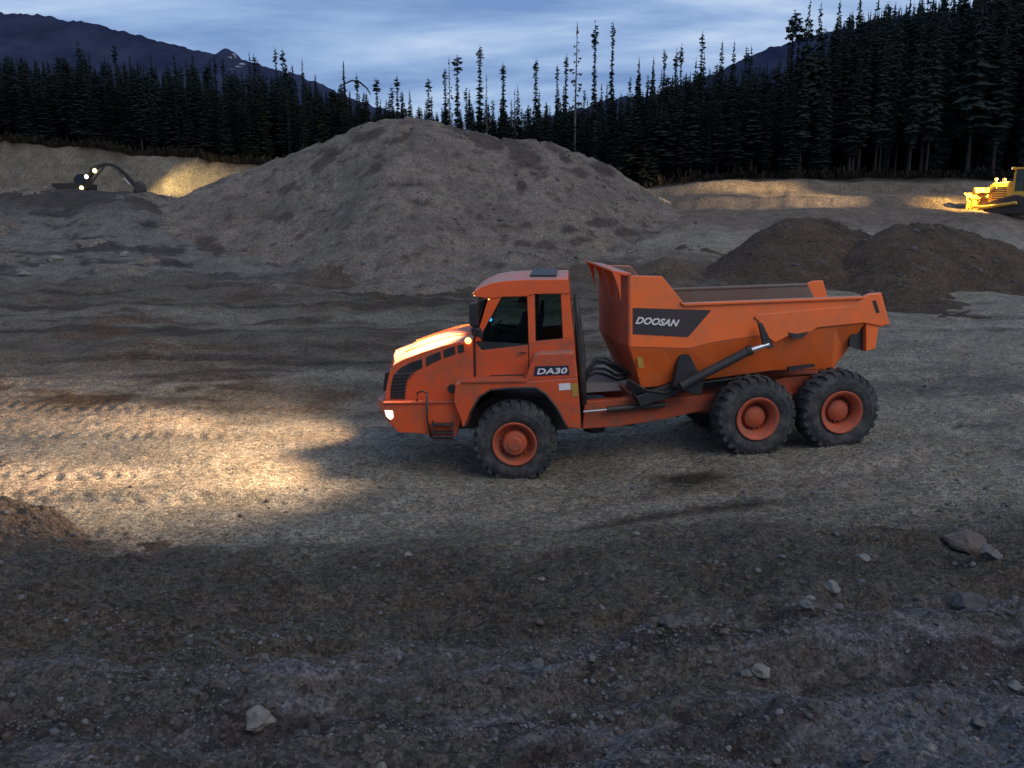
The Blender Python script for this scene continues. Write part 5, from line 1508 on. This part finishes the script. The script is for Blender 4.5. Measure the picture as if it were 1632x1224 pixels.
# driver -----------------------------------------------------------
def driver():
    base = TU.w(sx, mid, fz + 0.5)
    rt = empty('person', base, TU.yaw)
    tag(rt, 'driver in dark jacket and cap sitting in the truck cab with hands on the wheel', 'person')
    V = [(0.08, 0, 0.10), (0.12, 0, 0.34), (0.10, 0, 0.52), (0.07, 0, 0.64)]       # pelvis, chest, shoulders, neck
    R_ = [0.15, 0.16, 0.13, 0.062]
    E = [(0, 1), (1, 2), (2, 3)]
    def chain(start, pts, rs):
        k = start
        for p, r in zip(pts, rs):
            V.append(p); R_.append(r); E.append((k, len(V) - 1)); k = len(V) - 1
        return k
    swl = Vector((-0.52, 0, 0.28))
    for s in (-1, 1):
        h = chain(2, [(0.10, 0.20 * s, 0.50), (-0.06, 0.27 * s, 0.26), (-0.36, 0.21 * s, 0.30), (-0.46, 0.19 * s, 0.30)], [0.075, 0.052, 0.036, 0.034])
        for q, (dy, ln_) in enumerate(((-0.03, .045), (-0.01, .05), (0.01, .047), (0.03, .038))):
            chain(h, [(-0.50, (0.19 + dy) * s, 0.32), (-0.50 - ln_, (0.185 + dy) * s, 0.335), (-0.515 - ln_, (0.18 + dy) * s, 0.300)], [0.012, 0.010, 0.009])
        chain(h, [(-0.475, 0.150 * s, 0.315), (-0.51, 0.145 * s, 0.33)], [0.012, 0.010])
        chain(0, [(-0.02, 0.12 * s, 0.06), (-0.40, 0.15 * s, 0.10), (-0.52, 0.15 * s, -0.32), (-0.64, 0.16 * s, -0.36)], [0.10, 0.065, 0.045, 0.042])
    me = bpy.data.meshes.new('body'); me.from_pydata(V, E, []); me.update()
    ob = bpy.data.objects.new('body', me); COL.objects.link(ob); ob.parent = rt
    sk = ob.modifiers.new('skin', 'SKIN'); sk.use_smooth_shade = True
    for i, r in enumerate(R_): me.skin_vertices[0].data[i].radius = (r, r)
    me.skin_vertices[0].data[0].use_root = True
    ob.modifiers.new('sub', 'SUBSURF').levels = 1
    ob.modifiers['sub'].render_levels = 1
    me.materials.append(CLOTH)
    # head with face
    bm = bmesh.new(); bmesh.ops.create_icosphere(bm, subdivisions=3, radius=1)
    for v in bm.verts:
        p = v.co
        x, y, z = p.x * 0.098, p.y * 0.078, p.z * 0.118
        if p.z < -0.2: y *= 1 - 0.3 * (-p.z - 0.2); x *= 1 - 0.1 * (-p.z)
        if p.x < -0.8 and abs(p.y) < 0.3 and -0.35 < p.z < 0.2: x -= 0.022          # nose
        if p.x < -0.6 and 0.15 < abs(p.y) < 0.5 and 0.0 < p.z < 0.25: x += 0.008     # eye sockets
        if p.x < -0.7 and abs(p.y) < 0.35 and -0.62 < p.z < -0.45: x -= 0.006        # lips
        if abs(p.y) > 0.93 and abs(p.z) < 0.3: y *= 1.12                              # ears
        v.co = (x, y, z)
    mh = bpy.data.meshes.new('head'); bm.to_mesh(mh); bm.free(); mh.materials.append(SKIN)
    for p in mh.polygons: p.use_smooth = True
    oh = bpy.data.objects.new('head', mh); COL.objects.link(oh); oh.parent = rt; oh.location = (0.03, 0, 0.775)
    cap = MB(); prof = []
    for i in range(6):
        a = math.pi / 2 * i / 5; prof.append((math.cos(a), math.sin(a)))
    vs, fs = [], []
    for i, (c, s) in enumerate(prof):
        for k in range(16):
            an = 6.283 * k / 16; vs.append((0.03 + 0.106 * c * math.cos(an), 0.086 * c * math.sin(an), 0.80 + 0.105 * s))
    for i in range(5):
        for k in range(16): fs.append((i * 16 + k, i * 16 + (k + 1) % 16, (i + 1) * 16 + (k + 1) % 16, (i + 1) * 16 + k))
    cap.add(vs, fs); cap.prism([(-0.06, 0.812), (-0.165, 0.800), (-0.165, 0.806), (-0.06, 0.822)], -0.06, 0.06)
    cap.build('cap', HAIR, rt, smooth='auto')
driver()

# ------------------------------------------------------------------ excavator far left
def z7(X, Y): return (60 + X / 8.16, 240 + Y / 8.16)
EU = Unit(140, 300, 84.0 , 0.0)
EU.o.y = 82.0; EU.o.x = at_depth(130, 300, 82.0).x
EO = EU.w(0, 1.4, float(terrain(EU.o.x, 83.4)))
exc = empty('excavator', EO)
tag(exc, 'dark excavator with arched boom and three lit lamps working at the left cut bank', 'excavator')
fE = lambda s, o, z: EU.w(s, o, z) - EO
def E7(pts, o=0.5): return [EU.p(*z7(*p), o) for p in pts]
gz = EO.z
# crawler tracks
for o0 in (0.0, 2.2):
    m = MB(fE); c = E7([(420, 500), (640, 500)], o0)
    s0, s1 = c[0][0] - 1.2, c[1][0] + 0.5
    prof = []
    for k in range(9):
        a = math.pi / 2 + math.pi * k / 8; prof.append((s0 + 0.42 * math.cos(a), gz + 0.45 + 0.42 * math.sin(a)))
    for k in range(9):
        a = -math.pi / 2 + math.pi * k / 8; prof.append((s1 + 0.42 * math.cos(a), gz + 0.45 + 0.42 * math.sin(a)))
    m.prism(prof, o0, o0 + 0.6); part(m, 'track', STEEL, exc, bevel=0.03)
m = MB(fE); bx = E7([(200, 430), (470, 415), (620, 440), (620, 535), (480, 535), (200, 520)], .3); m.prism(bx, 0.1, 2.7); part(m, 'upper_body', EXC, exc, bevel=0.06)
m = MB(fE); bx = E7([(195, 425), (260, 418), (260, 525), (195, 515)], .3); m.prism(bx, 0.05, 2.75); part(m, 'counterweight', EXC, exc, bevel=0.08)
cb = E7([(475, 350), (520, 305), (625, 300), (650, 400), (650, 500), (478, 500)], .3); m = MB(fE); m.prism(cb, 0.15, 1.15); ecab = part(m, 'cab', EXC, exc, bevel=0.05)
for pts in ([(490, 350), (528, 318), (560, 316), (560, 420), (490, 420)], [(572, 316), (615, 312), (636, 400), (636, 430), (572, 430)]):
    m = MB(fE); m.prism(E7(pts, .14), 0.13, 0.145); part(m, 'cab_window', GLASS, ecab)
bo = E7([(600, 470), (640, 330), (690, 215), (760, 185), (870, 158), (960, 165), (1050, 215), (1050, 262), (960, 205), (870, 200), (775, 225), (735, 260), (680, 350), (650, 480)], 1.3)
m = MB(fE); m.prism(bo, 1.35, 1.75); part(m, 'boom', EXC, exc, bevel=0.03)
stk = E7([(1000, 195), (1050, 215), (1160, 310), (1240, 400), (1310, 490), (1270, 505), (1200, 430), (1100, 310), (1010, 245)], 1.3)
m = MB(fE); m.prism(stk, 1.4, 1.7); part(m, 'stick', EXC, exc, bevel=0.03)
bk = E7([(1255, 480), (1285, 395), (1345, 450), (1362, 520), (1330, 580), (1300, 560), (1268, 520), (1245, 578), (1222, 575)], 1.0)
m = MB(fE); m.prism(bk, 1.0, 2.1); bkt = part(m, 'bucket', STEEL, exc, bevel=0.03)
a = E7([(700, 420), (860, 215)], 1.3); m = MB(fE); m.tube([(a[0][0], 1.28, a[0][1]), (a[1][0], 1.28, a[1][1])], 0.09, 8); part(m, 'boom_cylinder', STEEL, exc)
a = E7([(1020, 240), (1110, 350), (1200, 445)], 1.2)
m = MB(fE); m.tube([(a[0][0], 1.3, a[0][1]), (a[1][0], 1.3, a[1][1])], 0.08, 8); cy = part(m, 'bucket_cylinder', STEEL, exc)
m = MB(fE); m.tube([(a[1][0], 1.3, a[1][1]), (a[2][0], 1.3, a[2][1])], 0.05, 8); part(m, 'rod', CHROME, cy)
for X, Y, r, mt in ((742, 262, 0.22, GL_WARM), (633, 340, 0.19, GL_WHITE), (570, 485, 0.20, GL_WARM)):
    c = EU.p(*z7(X, Y), 0.05 if X < 700 else 1.2); oo_ = 0.05 if X < 700 else 1.2
    m = MB(fE); m.lathe([(-0.5 * r, 0.0001), (-0.4 * r, 0.6 * r), (0, r), (0.5 * r, 0.8 * r), (.6 * r, 0.0001)], 12, (c[0], oo_, c[1])); part(m, 'work_lamp', mt, exc, smooth=True)
lp = EU.w(EU.p(*z7(742, 262))[0] + .5, 1.0, EU.p(*z7(742, 262))[1])
lp2 = Vector((EU.w(0, 0, 0).x + 2.0, 83.0, EO.z + 2.8))
tg = at_depth(310, 290, 90.5)
spot('excavator_beam', lp, tg, 15000, 36, 1.0, (1.0, 0.72, 0.30), 0.1)
spot('excavator_beam', lp2, at_depth(272, 308, 89.5), 7000, 34, 0.9, (1.0, 0.70, 0.32), 0.1)

# ------------------------------------------------------------------ bulldozer at the right edge
BETA = rad(58)
hx = Vector((-math.cos(BETA), math.sin(BETA), 0)); lx = Vector((-hx.y, hx.x, 0))   # forward, left
pB = at_depth(1533, 336, 61.0)
DO = pB - hx * 2.8 - lx * 1.95 + Vector((0, 0, 0.0))
DO.z = float(terrain(DO.x, DO.y))
dz = empty('bulldozer', DO)
tag(dz, 'yellow bulldozer with lit blade cut off by the right edge of the photo', 'bulldozer')
fD = lambda x, y, z: hx * x + lx * y + Vector((0, 0, z))
for s in (-1, 1):
    m = MB(fD); prof = []
    for cx, cz, r, a0, a1 in ((1.35, 0.42, 0.40, -90, 70), (-0.3, 0.95, 0.32, 70, 110), (-1.55, 0.48, 0.46, 110, 270)):
        for k in range(7):
            a = rad(a0 + (a1 - a0) * k / 6); prof.append((cx + r * math.cos(a), cz + r * math.sin(a)))
    y0, y1 = (0.72, 1.25) if s > 0 else (-1.25, -0.72)
    m.prism(prof, y0, y1); tk = part(m, 'track', STEEL, dz, bevel=0.03)
    for k in range(15):
        m = MB(fD); x = -1.6 + 3.0 * k / 14; m.box(x, x + 0.05, y0 - .02, y1 + .02, 0.0, 0.05); part(m, 'track_shoe', STEEL, tk)
    m = MB(fD); ya = 1.42 * s; m.tube([(-0.6, ya, 0.75), (1.4, ya, 0.45), (2.7, ya, 0.42)], 0.11, 8); part(m, 'push_arm', YELLOW, dz)
m = MB(fD); m.prism([(0.1, 0.85), (1.85, 0.85), (1.85, 1.95), (1.6, 2.08), (0.1, 2.18)], -0.55, 0.55); part(m, 'hood', YELLOW, dz, bevel=0.05)
for k in range(6):
    m = MB(fD); z = 1.0 + k * 0.15; m.box(0.6, 1.6, 0.55, 0.57, z, z + 0.07); part(m, 'louvre', BLACK, dz)
m = MB(fD); m.box(-1.5, 0.1, -0.75, 0.75, 0.9, 1.5); part(m, 'rear_body', YELLOW, dz, bevel=0.05)
for x in (-1.35, 0.05):
    for y in (-0.68, 0.60):
        m = MB(fD); m.box(x, x + 0.09, y, y + 0.09, 1.5, 2.95); part(m, 'cab_post', YELLOW, dz)
m = MB(fD); m.box(-1.5, 0.25, -0.8, 0.8, 2.95, 3.08); part(m, 'cab_roof', YELLOW, dz, bevel=0.03)
m = MB(fD); m.box(-1.32, 0.10, 0.63, 0.64, 1.5, 2.95); m.box(0.09, 0.10, -0.6, 0.6, 1.5, 2.95); part(m, 'cab_window', GLASS, dz)
m = MB(fD); m.box(-0.9, -0.35, -0.25, 0.25, 1.5, 1.75); m.box(-1.0, -0.88, -0.25, 0.25, 1.7, 2.35); part(m, 'seat', SEAT, dz, bevel=0.04)
m = MB(fD); pr = [(2.78, 0.02), (2.62, 0.35), (2.58, 0.75), (2.66, 1.1), (2.85, 1.38), (2.79, 1.40), (2.58, 1.14), (2.49, 0.75), (2.53, 0.33), (2.70, 0.0)]
m.prism(pr, -1.95, 1.95); bl = part(m, 'blade', YELLOW, dz, bevel=0.015)
m = MB(fD)
for y in (-1.4, -0.5, 0.5, 1.4): m.box(2.42, 2.55, y - .06, y + .06, 0.15, 1.1)
m.box(2.40, 2.52, -1.7, 1.7, 0.28, 0.42); m.box(2.43, 2.55, -1.7, 1.7, 0.98, 1.1); part(m, 'blade_ribs', YELLOW, bl, bevel=0.01)
m = MB(fD); m.prism([(2.5, 1.4), (2.74, 1.4), (2.74, 1.75), (2.62, 1.75)], -1.0, 1.0); part(m, 'blade_guard', YELLOW, bl)
for s in (-.6, .6):
    m = MB(fD); m.tube([(1.3, s, 1.75), (2.0, s, 1.25)], 0.07, 8); m.tube([(2.0, s, 1.25), (2.5, s * 1.2, 0.85)], 0.04, 8); part(m, 'lift_cylinder', STEEL, dz)
m = MB(fD); m.tube([(0.6, -0.2, 2.1), (0.6, -0.2, 2.8)], 0.06, 8); part(m, 'exhaust', STEEL, dz)
for (x, y, z) in ((1.45, 0.50, 2.30), (1.45, -0.50, 2.30), (0.30, 0.62, 3.02), (0.30, -0.62, 3.02)):
    m = MB(fD); m.box(x - .06, x + .04, y - .1, y + .1, z - .08, z + .1); 
    if z < 2.5: m.tube([(x, y, 2.0), (x, y, z - .05)], 0.03, 6)
    ho = part(m, 'lamp_housing', YELLOW, dz, bevel=0.01)
    m = MB(fD); m.box(x + .042, x + .06, y - .09, y + .09, z - .07, z + .09); part(m, 'lamp_lens', GL_WARM, ho)
def dw(x, y, z): return DO + fD(x, y, z)
for y in (0.62, -0.62): spot('bulldozer_beam', dw(0.45, y, 3.0), dw(2.4, y * 1.4, 0.9), 8000, 80, 0.6, (1.0, 0.62, 0.16), 0.06)
# added spots along the added ridges, standing in for streaks of light
spot('added_streak_beam', dw(0.3, 0.9, 3.0), Vector((18, 70.8, 6.3)), 80000, 24, 1.0, (1.0, 0.70, 0.32), 0.15)
spot('added_streak_beam', dw(0.5, 0.9, 2.6), Vector((17, 63.3, 5.0)), 42000, 18, 1.0, (1.0, 0.72, 0.42), 0.1)
print('trees', N_TREE, 'objects', len(bpy.data.objects))
